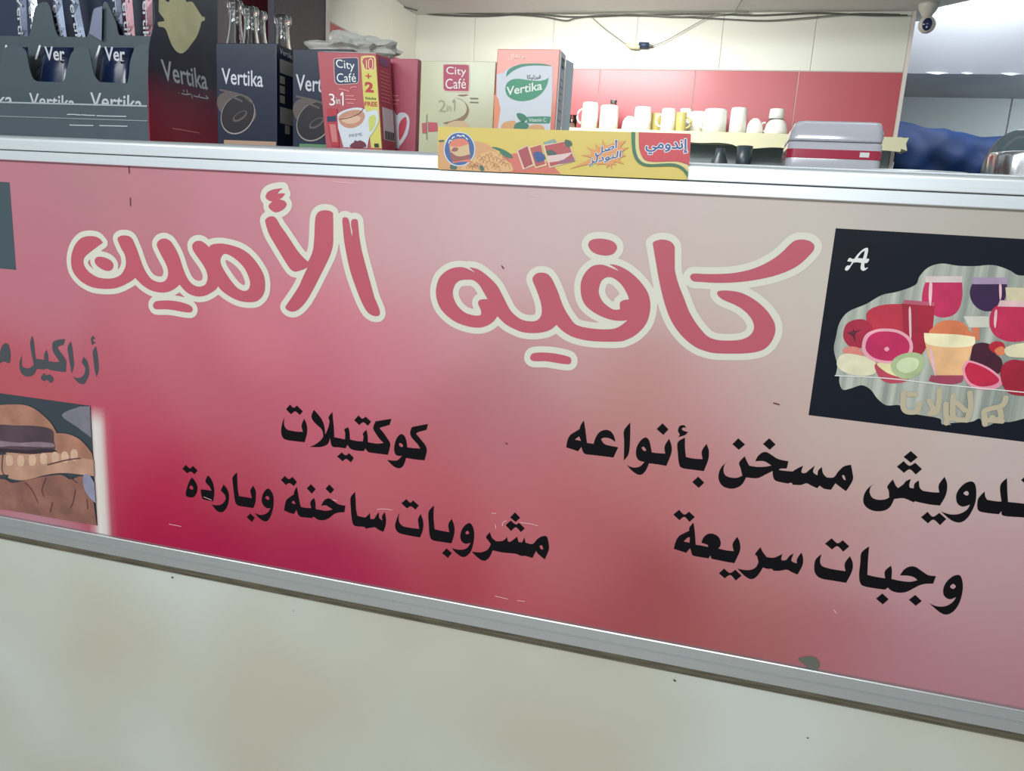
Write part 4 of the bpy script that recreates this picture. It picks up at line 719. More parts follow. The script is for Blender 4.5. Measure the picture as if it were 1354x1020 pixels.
# second red carton turned the other way, with the white mug print
r2 = carton('coffee_stick_carton', 'plain red carton with white mug print, right behind the 3in1 box', .085, .05, -0.5081, -0.4596, 1.2377, mat('crimson_carton', (176, 80, 100), .3, k=.85))
lay[0] = .085 - .0003
pz('mug_print', '''-5036,11641! -4967,11658 -4913,11582 -4862,11617 -4776,11616 -4714,11557 -4701,11450 -4731,11311 -4797,11201 -4856,11137! -4864,11105! -4986,11101! -5028,11348''', (206, 206, 216), par=r2)
pz('mug_handle_hole', '''-4872,11384 -4858,11476 -4808,11539 -4757,11556 -4745,11464 -4776,11340 -4830,11246 -4859,11230''', (184, 60, 78), par=r2, k=1.0)
thick('small_print', [], plines('''-4999,11858 -4904,11857;-4992,11794 -4881,11793;-4990,11741 -4909,11740'''), .0007, .0004, lay[0] - .0001, m_pk, r2)

# beige 2in1 carton
m_beige = mat('beige_carton', (200, 200, 168), .16, k=.85, noise=.02, coat=.6)
r3 = carton('coffee_stick_carton', 'glossy beige 2in1 coffee carton behind the yellow board', .055, .05, -0.4426, -0.3314, 1.2289, m_beige)
lay[0] = .055 - .0003
pz('brand_plate', '''-4099,12221 -4087,12250 -4023,12257 -3749,12253 -3702,12238 -3692,12200 -3681,11915 -3712,11869 -3767,11873 -4025,11880 -4072,11901 -4087,11942''', (214, 190, 176), par=r3)
pz('brand_plate_inner', '''-4084,12218 -4074,12237 -4019,12244 -3752,12240 -3715,12228 -3706,12195 -3696,11923 -3722,11895 -3768,11894 -4022,11893 -4060,11912 -4072,11945''', (176, 62, 92), par=r3)
zw_('brand_word', 'City', (-0.4038, 1.2087), (-0.3740, 1.2075), (-0.4043, 1.2218), m_white, r3)
zw_('brand_word', 'Café', (-0.4041, 1.1918), (-0.3736, 1.1927), (-0.4047, 1.2054), m_white, r3)
m_gr = mat('grey_olive_ink', (150, 148, 118), .4)
zw_('product_word', '2', (-0.4134, 1.1608), (-0.4022, 1.1602), (-0.4141, 1.1771), m_gr, r3)
zw_('product_word', 'in', (-0.4010, 1.1619), (-0.3943, 1.1617), (-0.4014, 1.1711), m_gr, r3)
thick('product_digit', [], plines('''-3926,11742 -3898,11766 -3892,11630'''), .0010, .0004, lay[0] - .0001, m_gr, r3); lay[0] -= .0001
pz('spoon_print', '''-3857,11838 -3765,11848 -3701,11846 -3728,11829 -3801,11823;-3911,11804 -3799,11781 -3713,11717 -3678,11635 -3713,11535 -3821,11465 -3987,11435 -4063,11459! -3897,11497 -3752,11567 -3710,11651 -3742,11733 -3817,11781''', (140, 110, 88), par=r3)
pz('cup_print', '''-4023,11409! -3969,11458 -3859,11489 -3729,11484 -3653,11419! -3652,11403! -4022,11392!''', (206, 176, 136), par=r3)
thick('small_print', [], plines('''-3662,11797 -3553,11796;-3660,11745 -3550,11743'''), .0009, .0004, lay[0] - .0001, mat('olive_ink', (110, 112, 92), .4), r3)
lay[0] -= .0002
pz('sachet_print', '''-4383,11442! -4311,11452! -4305,11308! -4368,11301!;-4289,11461! -4147,11456! -4137,11338! -4280,11326!''', (186, 78, 96), par=r3)
thick('sachet_line', [], plines('''-4311,11562 -4307,11435 -4298,11223'''), .0006, .0004, lay[0] - .0001, mat('olive_ink', (110, 112, 92), .4), r3)
lay[0] -= .0002

# orange juice-powder carton with raised side flap
m_or = mat('orange_carton', (222, 118, 98), .18, k=.85, coat=.6)
xo0, xo1, OY = -0.3257, -0.2384, .04
r4 = empty('juice_carton', ((xo0+xo1)/2, OY, CT), 'tall orange and white juice carton with green leaf logo', 'box')
zo = 1.2421
box('carton', (xo0, OY, CT), (xo1, OY + .034, zo), m_or, r4, bevel=.0008)
m_wc = mat('white_carton_side', (188, 200, 208), .3)
box('side_panel', (xo1, OY + .002, CT), (xo1 + .0012, OY + .034, zo - .001), m_wc, r4)
hexa('flap', [(xo1 + .0015, OY + .034, CT), (xo1 + .0027, OY + .034, CT), (xo1 + .010, OY + .050, CT), (xo1 + .0088, OY + .050, CT)],
     [(xo1 + .0015, OY + .034, zo - .006), (xo1 + .0027, OY + .034, zo - .006), (xo1 + .010, OY + .050, zo - .008), (xo1 + .0088, OY + .050, zo - .008)], m_wc, r4)
lay[0] = OY - .0003
pz('white_field', '''-3250,12097! -3160,12114! -3059,12186 -2888,12219 -2473,12204! -2451,11847! -2444,11386! -3205,11364!''', (206, 210, 222), par=r4)
pz('orange_edge', '''-3270,11833! -3211,11786! -3167,11641! -3196,11364! -3251,11363!''', (232, 140, 104), par=r4)
pz('green_swoosh', '''-3113,12062! -3100,12138 -3025,12194 -2889,12232 -2717,12239 -2581,12234 -2477,12210! -2716,12213 -2886,12195 -3005,12147 -3071,12099''', (52, 132, 108), par=r4)
pz('leaf_logo', '''-2514,12063! -2535,11956 -2605,11852 -2721,11779 -2858,11752 -2981,11766 -3072,11812 -3111,11884 -3107,11963 -3049,12020 -2946,12042 -2806,12028 -2668,12017 -2567,12034''', (44, 140, 106), par=r4)
zw_('brand_word', 'Vertika', (-0.3093, 1.1820), (-0.2595, 1.1905), (-0.3100, 1.1932), m_white, r4, bold=.015)
word4('arabic_word', '\uFE8E\uFEDC\uFEF4\uFE97\uFEAE\uFEF4\uFED3', (-0.2815, 1.2023), (-0.2621, 1.2030), (-0.2819, 1.2094), lay[0] - .0001, mat('dark_green_ink', (60, 90, 84), .4), r4, bold=0.03)
word4('flavour_word', '\uFEDD\uFE8E\uFED8\uFE97\uFEAE\uFE91', (-0.3100, 1.2277), (-0.2849, 1.2288), (-0.3104, 1.2355), lay[0] - .0001, mat('pale_orange_ink', (244, 214, 200), .4), r4, bold=0.02)
lay[0] -= .0002
pz('orange_fruit', '''-3151,11366! -3129,11448 -3052,11486 -2946,11485 -2904,11373!;-2764,11377! -2733,11434 -2647,11453 -2551,11439 -2521,11384!''', (214, 160, 108), par=r4)
pz('green_leaf', '''-2935,11582 -2883,11596 -2811,11569 -2782,11522 -2832,11480 -2895,11511;-2965,11371! -2944,11453 -2841,11488 -2751,11442 -2781,11376!''', (44, 120, 96), par=r4)
pz('vitamin_tab', '''-2782,11522 -2767,11551 -2473,11561 -2454,11530 -2459,11482 -2493,11471 -2761,11467 -2780,11489''', (48, 134, 104), par=r4)
zw_('vitamin_word', 'Vitamin C', (-0.2754, 1.1487), (-0.2512, 1.1493), (-0.2757, 1.1535), m_white, r4)
m_side_ink = mat('slate_ink', (110, 130, 140), .4)
for i, zz in enumerate((1.232, 1.222, 1.205, 1.196, 1.187, 1.178, 1.165, 1.152)):
    quad('side_text', (OY + .008, zz), (OY + .030 - .004*(i % 3), zz), (OY + .030 - .004*(i % 3), zz + .0016), (OY + .008, zz + .0016), xo1 + .0014, m_side_ink, r4, 'x')
quad('side_emblem', (OY + .010, zo - .022), (OY + .024, zo - .022), (OY + .024, zo - .008), (OY + .010, zo - .008), xo1 + .0014, m_side_ink, r4, 'x')

# ------------------------------------------------------------------ tiered display of sachets, left
disp = empty('sachet_display', (-1.10, 0.03, CT), 'dark grey tiered cardboard display with a splashed side panel at the far left', 'display')
DX0, DX1 = -1.62, -0.876
DY = .022
# low tray in front
zt = 1.1535; zbt = 1.1086
box('tray_front', (DX0, DY, CT), (DX1 - .002, DY + .003, zt), m_blackpk, disp, bevel=.0006)
box('tray_floor', (DX0, DY, CT), (DX1 - .002, DY + .165, CT + .004), m_blackpk, disp)
box('tray_edge', (DX0, DY - .001, zt - .0012), (DX1 - .002, DY + .0035, zt + .0012), mat('foil_edge_and_glint', (180, 190, 196), .25, .6), disp)
m_crs = mat('crease_line', (140, 150, 156), .35, .4)
zc = 1.1317
box('tray_crease', (DX0, DY - .0012, zc - .0007), (DX1 - .002, DY + .001, zc + .0007), m_crs, disp)
box('tray_crease', (DX0, DY - .0012, CT + .004), (DX1 - .002, DY + .001, CT + .0055), m_crs, disp)
thick('tray_text', [], plines('''-10280,11376 -10144,11379 -10032,11373;-10009,11377 -9875,11373 -9752,11374;-9719,11372 -9564,11370 -9170,11373;-10247,11216 -10021,11217 -9796,11220;-9673,11223 -9463,11225 -9156,11228'''), .0008, .0005, DY - .0013, mat('light_grey_ink', (170, 176, 180), .4), disp)
# dividers with rounded cut-outs: (silhouettes traced, 1.5 mm card)
TA = parse('''-13443,11522! -13398,11866! -12937,11872 -12825,11968 -12654,12359 -12395,12452 -12207,12379 -12122,12032 -12039,11885! -11990,11886! -11864,12163 -11795,12363 -11691,12445 -11521,12469 -11383,12428 -11307,12348 -11269,12114 -11212,11960 -11122,11912! -10630,11905! -10580,11959 -10493,12192 -10412,12352 -10292,12432 -10155,12450 -10069,12389 -10029,12144 -9982,12003 -9898,11919! -9374,11909! -9332,12063 -9301,12237 -9204,12428 -9092,12479 -8942,12476! -9002,11577!''', 4)[0][0]
TB = parse('''-14139,11965! -14036,12756! -13243,12756 -12854,12756! -12471,12756! -12447,12746 -11870,12741! -11814,12812 -11712,13127 -11629,13237 -11504,13277 -11409,13254 -11348,13107 -11297,12848 -11233,12733! -10658,12726! -10604,12829 -10513,13119 -10415,13190 -10322,13190 -10283,13261 -10225,13261 -10162,13153 -10059,12936 -10023,12774 -9955,12752! -9407,12741! -9364,12684! -9433,11698! -11070,11703!''', 4)[0][0]
prism_y('front_divider', TA, .050, .0515, m_blackpk, disp)
prism_y('rear_divider', TB, .110, .1115, m_blackpk, disp)
# folded web behind each arch (dark inner flanks)
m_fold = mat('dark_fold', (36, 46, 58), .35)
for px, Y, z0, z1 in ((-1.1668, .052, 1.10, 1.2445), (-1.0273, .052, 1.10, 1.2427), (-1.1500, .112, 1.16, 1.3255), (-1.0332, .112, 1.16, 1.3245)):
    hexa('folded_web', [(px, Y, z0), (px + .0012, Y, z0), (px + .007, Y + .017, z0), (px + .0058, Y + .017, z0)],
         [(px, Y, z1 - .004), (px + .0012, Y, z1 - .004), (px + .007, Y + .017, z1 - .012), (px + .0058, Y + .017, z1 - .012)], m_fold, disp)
m_navy = mat('navy_packs', (22, 34, 66), .22)
box('inner_back', (DX0, .175, CT), (DX1 - .002, .178, 1.36), mat('navy_card', (30, 44, 70), .4), disp)
word4('brand_word', 'Vertika', (-1.1324, 1.1510), (-1.0408, 1.1475), (-1.1304, 1.1731), .0496, m_silver, disp, bold=.012)
word4('brand_word', 'Vertika', (-1.0106, 1.1518), (-0.9110, 1.1478), (-1.0089, 1.1761), .0496, m_silver, disp, bold=.012)
word4('brand_word', 'Vertika', (-1.2804, 1.1506), (-1.1663, 1.1502), (-1.2777, 1.1734), .0496, m_silver, disp, bold=.012)
# splashed side panel with a curved front edge
sxp = DX1
SP = parse('''342,13501! 1094,13943! 2015,14231! 1978,13154! 1909,11196! 960,11130! 212,11105! 223,11430 244,12093 296,12429 437,12892''', 4)[0][0]
SPm = [(max(a, DY), CT if b < 1.14 else b) for a, b in SP]
m_side = bpy.data.materials.new('side_panel_print'); m_side.use_nodes = True
nt = m_side.node_tree; b = nt.nodes['Principled BSDF']; tc = nt.nodes.new('ShaderNodeTexCoord'); sep = nt.nodes.new('ShaderNodeSeparateXYZ'); rp = nt.nodes.new('ShaderNodeValToRGB'); mr = nt.nodes.new('ShaderNodeMapRange')
nt.links.new(tc.outputs['Object'], sep.inputs[0]); nt.links.new(sep.outputs['Z'], mr.inputs['Value']); mr.inputs['From Min'].default_value = 0.0; mr.inputs['From Max'].default_value = 0.26
nt.links.new(mr.outputs[0], rp.inputs[0]); nt.links.new(rp.outputs[0], b.inputs['Base Color']); b.inputs['Roughness'].default_value = .3
e = rp.color_ramp.elements; e[0].position = .12; e[0].color = rgb((148, 36, 58)); e[1].position = 1; e[1].color = rgb((52, 64, 76))
q_ = e.new(.32); q_.color = rgb((120, 36, 62)); q_ = e.new(.48); q_.color = rgb((28, 30, 52)); q_ = e.new(.62); q_.color = rgb((20, 26, 50))
prism_x('side_panel', SPm, sxp - .0015, sxp, m_side, disp)
decal('cream_splash', '''548,13255 607,13191 669,13167 748,13158 801,13243! 938,13362! 1106,13387! 1169,13278 1256,13301! 1326,13309 1412,13257 1498,13193 1569,13150 1624,13159 1630,13106 1547,13064 1499,12955 1410,12804 1280,12667 1170,12557 1046,12471 927,12460 829,12507 752,12594 678,12722 616,12758 505,12747 493,12804 604,12843 638,12876 532,12951 519,13008''', sxp + .0004, mat('cream_splash_print', (206, 200, 158), .35, noise=.1, nscale=30), disp, 'x')
word4('brand_word', 'Vertika', (0.0558, 1.1973), (0.1672, 1.2011), (0.0520, 1.2277), sxp + .0004, m_silver, disp, 'x', bold=.012)
thick('arabic_word', [], plines('''999,11845 1103,11847 1209,11873;1124,11920 1145,11854;1238,11868 1260,11810;1298,11860 1407,11860 1445,11906;1443,11861 1667,11873 1612,11910;924,11844;1036,11906 1053,11887'''), .0009, .0005, sxp + .0004, m_silver, disp, 'x')
thick('web_address', [], plines('''751,11274 1077,11278 1419,11280'''), .0008, .0005, sxp + .0004, m_pk, disp, 'x')
# coffee sticks standing in the rear tier: each one a thing
m_st = mat('navy_stick_foil', (38, 50, 72), .25, .35); m_st2 = mat('maroon_stick_foil', (84, 40, 54), .25, .3); m_st3 = mat('silver_stick_foil', (150, 160, 176), .22, .6)
def stick(label, x0, x1, y, zbot, lean, m, txt=True):
    r = empty('coffee_stick', ((x0+x1)/2, y, zbot), label, 'sachet', 'coffee sticks in the tiered display')
    h = .13; w = x1 - x0
    bm = bmesh.new(); nseg = 7; rows = []
    for i in range(nseg + 1):
        t = i / nseg; th = .0022 * math.sin(math.pi * min(1, t*1.0 + .02)) + .0012
        cx0 = x0 + lean*t; z = zbot + h*t
        rows.append([bm.verts.new(p) for p in ((cx0, y, z), (cx0 + w/2, y - th*1.7, z), (cx0 + w, y, z), (cx0 + w/2, y + th, z))])
    for A, B in zip(rows, rows[1:]):
        for k in range(4): bm.faces.new((A[k], A[(k+1) % 4], B[(k+1) % 4], B[k]))
    bm.faces.new(rows[0][::-1]); bm.faces.new(rows[-1])
    from_bm('stick_foil', bm, m, r)
    if txt:
        dx = lean / h
        # lettering runs down the stick
        zt_ = zbot + .112
        word('stick_word', 'Vertika', (x0 + w*.22 + dx*.112, zt_), (-dx*.095, -.095), (w*.60, 0), y - .0052, m_silver, r, bold=.01)
    return r
stick('coffee stick at the far left of the display, beside the black pack', -1.2274, -1.2079, .128, 1.232, .004, m_st)
stick('narrow silver coffee stick second from the left', -1.2015, -1.1838, .134, 1.236, -.006, m_st3)
stick('coffee stick in the middle pocket, left one', -1.1409, -1.1205, .128, 1.236, -.012, m_st)
stick('coffee stick in the middle pocket, leaning left', -1.0987, -1.0786, .128, 1.236, -.022, m_st)
stick('coffee stick behind the folded silver tab', -1.0312, -1.0146, .136, 1.262, -.004, m_st)
stick('maroon coffee stick in the right pocket, left one', -1.0041, -0.9833, .128, 1.238, -.006, m_st2)
stick('maroon coffee stick in the right pocket, next to the side panel', -0.9699, -0.9508, .128, 1.240, .003, m_st2)
hexa('folded_tab', [(-1.0550, .104, 1.2772), (-1.0314, .104, 1.2655), (-1.0314, .1052, 1.2655), (-1.0550, .1052, 1.2772)],
     [(-1.0433, .104, 1.3144), (-1.0266, .104, 1.3189), (-1.0266, .1052, 1.3189), (-1.0433, .1052, 1.3144)], mat('silver_violet_card', (120, 126, 150), .3, .3), disp)
# black packs standing in the front tier, bulging foil, its highlight painted as a slanted bright strip
pk = ((-1.2113, -1.1619), (-1.1541, -1.0690), (-1.0342, -0.9514))
for (a, b_), lab in zip(pk, ('black foil pack in the leftmost pocket of the display', 'black foil pack in the middle pocket of the display', 'black foil pack in the right pocket, nearest the side panel')):
    r = empty('foil_pack', ((a+b_)/2, .08, CT + .004), lab, 'pack')
    bm = bmesh.new(); rows = []
    for i in range(10):
        t = i/9; th = .010*math.sin(math.pi*(t*.94 + .03)); z = CT + .0045 + .161*t
        sh = (b_-a)*.20*max(0, (t-.5)*2)**1.5
        A_ = a + sh
        rows.append([bm.verts.new(p) for p in ((A_, .084, z), (A_ + (b_-A_)*.25, .084 - th, z), (A_ + (b_-A_)*.75, .084 - th, z), (b_, .084, z), (b_ - (b_-A_)*.25, .084 + th, z), (A_ + (b_-A_)*.25, .084 + th, z))])
    for A, B in zip(rows, rows[1:]):
        for k in range(6): bm.faces.new((A[k], A[(k+1) % 6], B[(k+1) % 6], B[k]))
    bm.faces.new(rows[0][::-1]); bm.faces.new(rows[-1])
    from_bm('pack_body', bm, m_navy, r, smooth=True)
    w = b_ - a
    if w > .04:
        zb_ = 1.2275
        word4('brand_word', 'Ver', (a + w*.45, zb_ + .0005), (a + w*.92, zb_), (a + w*.45, zb_ + .022), .0715, m_silver, r, bold=.02)
    thick('foil_edge_and_glint', [], [[(a + w*.22, 1.231), (a + w*.28, 1.241), (a + w*.33, 1.250)]], .0020, .0005, .0725, mat('painted_foil_glint', (225, 232, 240), .2, .3), r)

# ------------------------------------------------------------------ glass bottles behind the cartons
def glass_mat():
    m = bpy.data.materials.new('clear_glass'); m.use_nodes = True
    b = m.node_tree.nodes['Principled BSDF']; b.inputs['Base Color'].default_value = (0.93, 0.97, 0.97, 1)
    b.inputs['Transmission Weight'].default_value = 1.0; b.inputs['Roughness'].default_value = 0.03; b.inputs['IOR'].default_value = 1.48
    return m
m_glass = glass_mat()
def bottle(label, x, y, ztop):
    h = ztop - CT
    r = empty('glass_bottle', (x, y, CT), label, 'bottle', 'glass bottles behind the coffee cartons')
    pr_ = [(0, 0), (.026, 0), (.030, .004), (.031, .02), (.031, h - .125), (.028, h - .105), (.017, h - .07), (.0125, h - .045), (.0115, h - .020), (.0125, h - .017), (.0150, h - .014), (.0155, h - .006), (.0140, h - .001), (.0115, h), (.0095, h - .004), (.0090, h - .030), (.0105, h - .05), (.0145, h - .075), (.0255, h - .108), (.0285, h - .13), (.0285, .008), (0, .007)]
    from_bm('bottle_glass', add_lathe(bmesh.new(), pr_, (x, y, CT + .0002), 32), m_glass, r, smooth=True)
    return r
bottle('clear glass bottle, leftmost and tallest of the four behind the cartons', -0.9582, .37, 1.3963)
bottle('clear glass bottle second from the left behind the cartons', -0.8790, .30, 1.3668)
bottle('clear glass bottle third from the left, half hidden by its neighbour', -0.9504, .44, 1.3949)
bottle('clear glass bottle standing alone at the right, above the carton side', -0.8124, .30, 1.3511)

# crumpled clear plastic wrap behind the red carton
bm = bmesh.new(); bmesh.ops.create_icosphere(bm, subdivisions=4, radius=1.0)
for v in bm.verts:
    d = v.co.copy()
    w = 1 + .16*math.sin(7*d.x + 3*d.z) + .12*math.sin(11*d.y + 5*d.x) + .10*math.cos(13*d.z - 4*d.y) + random.uniform(-.05, .05)
    v.co = Vector((d.x*.070*w, d.y*.042*w, max(-.012, d.z*.026*w)))
cx_, cz_ = -0.6230, 1.2686
bmesh.ops.translate(bm, verts=bm.verts, vec=(cx_, .20, cz_))
m_wrap = mat('clear_plastic_wrap', (225, 225, 220), .18, trans=.55, ior=1.2)
box_under = box('storage_box', (cx_ - .09, .15, CT), (cx_ + .08, .25, cz_ - .014), mat('brown_storage_carton', (130, 104, 84), .7), loc=(cx_, .20, CT))
tag(box_under, 'low brown storage box behind the red carton, under the plastic wrap', 'box')
wrap = from_bm('plastic_wrap', bm, m_wrap, loc=(cx_, .20, cz_ - .012), smooth=False)
tag(wrap, 'crumpled clear plastic wrap peeking over the red carton', 'wrap')

# ------------------------------------------------------------------ dark cabinet at the left
m_wood = mat('dark_brown_wood', (84, 74, 76), .45, noise=.12, nscale=6, stretch=(8, 8, 1))
m_woodd = mat('darker_brown_wood', (60, 56, 66), .45, noise=.12, nscale=6, stretch=(8, 8, 1))
cb0, cb1 = 0.90, 1.19
cxr = -1.2043; cxl = -1.3733
cab = empty('display_cabinet', ((cxl+cxr)/2, 1.0, FZ), 'tall dark brown open cabinet with a maroon back at the left wall', 'cabinet')
box('side_panel', (cxr - .018, cb0, FZ), (cxr, cb1, 2.0), m_woodd, cab, bevel=.001)
box('side_panel', (cxl, cb0, FZ), (-1.3385, cb1, 2.0), m_wood, cab, bevel=.001)
box('edge_strip', (-1.3385, cb0 - .002, FZ), (-1.3316, cb0 + .02, 2.0), mat('pale_edge_strip', (196, 190, 186), .4), cab)
box('side_lining', (-1.3385 + .0006, cb0 + .022, FZ + .1), (-1.3385 + .003, cb1 - .011, 1.99), mat('maroon_lining', (118, 52, 62), .5), cab)
box('back_panel', (cxl, cb1 - .01, FZ), (cxr - .018, cb1, 2.0), mat('maroon_back_panel', (116, 60, 70), .5), cab)
for z in (.35, .75, 1.12): box('shelf_board', (cxl + .03, cb0 + .01, z), (cxr - .018, cb1 - .01, z + .018), m_wood, cab)
box('door_jamb', (cxr, cb1 - .012, FZ), (cxr + .006, cb1 + .002, 2.0), mat('cream_jamb', (206, 200, 190), .4), cab)
box('plinth', (cxl + .02, cb0 + .01, FZ), (cxr - .019, cb1 - .011, FZ + .08), m_woodd, cab)
box('filler_panel', (-2.6, cb0 + .05, FZ), (cxl, cb0 + .08, 2.2), m_wood, cab)

# ------------------------------------------------------------------ shelf with cups on the back wall
SY = 1.80
zs = 1.3432
zs = 1.3475
shelf = empty('cup_shelf', (0.0, 1.9, zs - .03), 'cream wall shelf with wavy liner edge, holding white cups', 'shelf')
m_cr = mat('cream_shelf_liner', (216, 212, 176), .5)
box('shelf_board', (-0.80, SY + .002, zs - .022), (0.522, WY - .009, zs), m_cr, shelf, bevel=.002)
# hanging liner with an uneven lower edge
top_pts = []; bot = []
N = 60
for i in range(N + 1):
    x = -0.80 + 1.322*i/N
    drop = .036 + .003*math.sin(x*38) + .003*math.sin(x*17 + 1) + (.006 if x > .0 else 0) + .004*max(0, math.sin(x*11))
    bot.append((x, zs - drop)); top_pts.append((x, zs + .0015))
prism_y('shelf_liner', top_pts + bot[::-1], SY - .001, SY + .0015, m_cr, shelf)
prism_y('liner_end', [(0.522, zs), (0.540, zs + .001), (0.5345, zs - .018), (0.541, zs - .040), (0.522, zs - .034)], SY - .001, SY + .10, m_cr, shelf)
for x in (-.55, .30): box('bracket', (x, SY + .05, zs - .060), (x + .012, WY - .009, zs - .022), m_grey, shelf)

m_cup = mat('white_porcelain', (238, 238, 232), .15, coat=.5)
m_cupy = mat('yellow_porcelain', (196, 184, 112), .2, coat=.4)
def cup(name, label, px0, px1, zt_, kind, m, handle=0, y=1.87, base=None, cat='cup', group='cups on the wall shelf'):
    """px0/px1: left and right x at y; zt_: height above the shelf"""
    cx_ = (px0 + px1)/2; R_ = (px1 - px0)/2; z0 = (base if base is not None else zs + .0022)
    r = empty(name, (cx_, y, z0), label, cat, group)
    h = zt_
    if kind == 'upright':  pr_ = [(0, 0), (R_*.86, 0), (R_*.95, h*.06), (R_, h*.5), (R_, h*.97), (R_*.98, h), (R_*.90, h*.98), (R_*.88, h*.12), (0, h*.08)]
    elif kind == 'down':   pr_ = [(R_*.92, .0), (R_, 0), (R_*.99, h*.2), (R_*.93, h*.6), (R_*.80, h*.86), (R_*.62, h*.955), (R_*.60, h), (R_*.52, h), (R_*.50, h*.95), (0, h*.94)]
    elif kind == 'straightdown': pr_ = [(R_*.93, 0), (R_, 0), (R_*.98, h*.5), (R_*.94, h*.93), (R_*.90, h), (R_*.2, h), (0, h*.985)]
    elif kind == 'bowl':   pr_ = [(R_*.93, 0), (R_, 0), (R_*.98, h*.3), (R_*.88, h*.65), (R_*.62, h*.90), (R_*.45, h*.94), (R_*.43, h), (R_*.36, h), (R_*.35, h*.95), (0, h*.94)]
    from_bm('cup_body', add_lathe(bmesh.new(), pr_, (cx_, y, z0), 32), m, r, smooth=True)
    if handle:
        pts = []
        hx = cx_ + handle*R_*.92
        for i in range(11):
            a = math.pi*i/10
            pts.append((hx + handle*(.018*math.sin(a)), y - .004*0, z0 + h*.5 + h*.26*math.cos(a)))
        from_bm('handle', add_tube(bmesh.new(), pts, .0035, 8), m, r, smooth=True)
    return r
def cupp(name, label, a, b_, top, kind, m, handle=0, y=1.87, **kw):
    return cup(name, label, a, b_, top, kind, m, handle, y, **kw)
cupp('mug', 'tall white mug, leftmost on the shelf, handle to the left', -0.5462, -0.4852, 1.4405 - zs, 'straightdown', m_cup, -1, 1.86)
cupp('mug', 'tall white mug second from the left, under the tiny glass', -0.4797, -0.4112, 1.4317 - zs, 'straightdown', m_cup, 0, 1.86)
cupp('cup', 'low white cup between the tall mugs and the round one', -0.3976, -0.3436, 1.3974 - zs, 'bowl', m_cup, 0, 1.86)
cupp('cup', 'large round upturned white cup left of the yellow cups', -0.3596, -0.2948, 1.4320 - zs, 'straightdown', m_cup, 0, 1.88)
cupp('cup', 'yellow cup, left one, between two white cups', -0.3016, -0.2582, 1.4181 - zs, 'upright', m_cupy, 1, 1.92)
cupp('mug', 'white mug with a left handle between the two yellow cups', -0.2609, -0.2082, 1.4261 - zs, 'straightdown', m_cup, -1, 1.86)
cupp('cup', 'yellow cup, right one, with a handle on its right', -0.2082, -0.1717, 1.4145 - zs, 'upright', m_cupy, 1, 1.86)
cupp('mug', 'white mug standing behind the right yellow cup', -0.2039, -0.1582, 1.4401 - zs, 'straightdown', m_cup, 0, 1.95)
cupp('mug', 'wide white mug with a handle on its left', -0.1151, -0.0329, 1.4286 - zs, 'straightdown', m_cup, -1, 1.87)
cupp('mug', 'white mug filling the gap left of the wide mug', -0.1651, -0.1042, 1.4280 - zs, 'straightdown', m_cup, 0, 1.93)
cupp('mug', 'tall narrow white mug right of the wide mug', -0.0253, 0.0329, 1.4353 - zs, 'straightdown', m_cup, 0, 1.87)
cupp('teacup', 'low upturned teacup right of the tall narrow mug', 0.0329, 0.0904, 1.4019 - zs, 'bowl', m_cup, 0, 1.87)
cupp('teacup', 'upturned teacup at the right end, another stacked on it', 0.0929, 0.1720, 1.4037 - zs, 'bowl', m_cup, -1, 1.87)
zst = 1.4037
cupp('teacup', 'small upturned cup stacked on top of the rightmost teacup', 0.1032, 0.1550, 1.4357 - zst + .0005, 'straightdown', m_cup, 0, base=zst + .0005)
# thin glass rims: the tiny glass on the second mug and the pink tinted glass at the left end
def tumbler(label, x, y, z, R_, h, g):
    r = empty('glass_tumbler', (x, y, z), label, 'glass', g)
    from_bm('tumbler_glass', add_lathe(bmesh.new(), [(0, 0), (R_*.8, 0), (R_, h), (R_*.93, h), (R_*.74, .004), (0, .004)], (x, y, z), 24), m_glass, r, smooth=True)
tumbler('tiny clear glass standing on top of the second tall mug', -0.4332, 1.86, 1.4317 + .0006, .012, 1.4526 - 1.4317, 'tea glasses on the wall shelf')
tumbler('clear tea glass at the left end of the cup shelf', -0.5819, 1.87, zs + .0022, .020, .05, 'tea glasses on the wall shelf')

# dark shapes under the shelf: a bottle and a jar standing on the rear worktop
rw = box('rear_worktop', (-1.25, 1.45, FZ), (0.52, WY - .010, 1.16), mat('slate_worktop', (104, 112, 114), .4), loc=(-.35, 1.7, 0), bevel=.003)
tag(rw, 'slate grey rear worktop along the tiled back wall under the cup shelf', 'worktop')
def vessel(name, label, x, y, prof, m, cat):
    r = empty(name, (x, y, 1.1605), label, cat)
    from_bm('body', add_lathe(bmesh.new(), prof, (x, y, 1.1605), 24), m, r, smooth=True)
m_dkp = mat('dark_slate_plastic', (44, 54, 62), .35)
vessel('thermos', 'dark rounded flask under the shelf, just right of the noodle board', -0.0419, 1.7, [(0, 0), (.028, 0), (.030, .05), (.026, .085), (.016, .105), (.014, .125), (0, .127)], m_dkp, 'flask')
vessel('jar', 'dark jar hanging low under the middle of the cup shelf', 0.0357, 1.75, [(0, 0), (.016, 0), (.018, .06), (.024, .075), (.026, .14), (0, .142)], m_dkp, 'jar')

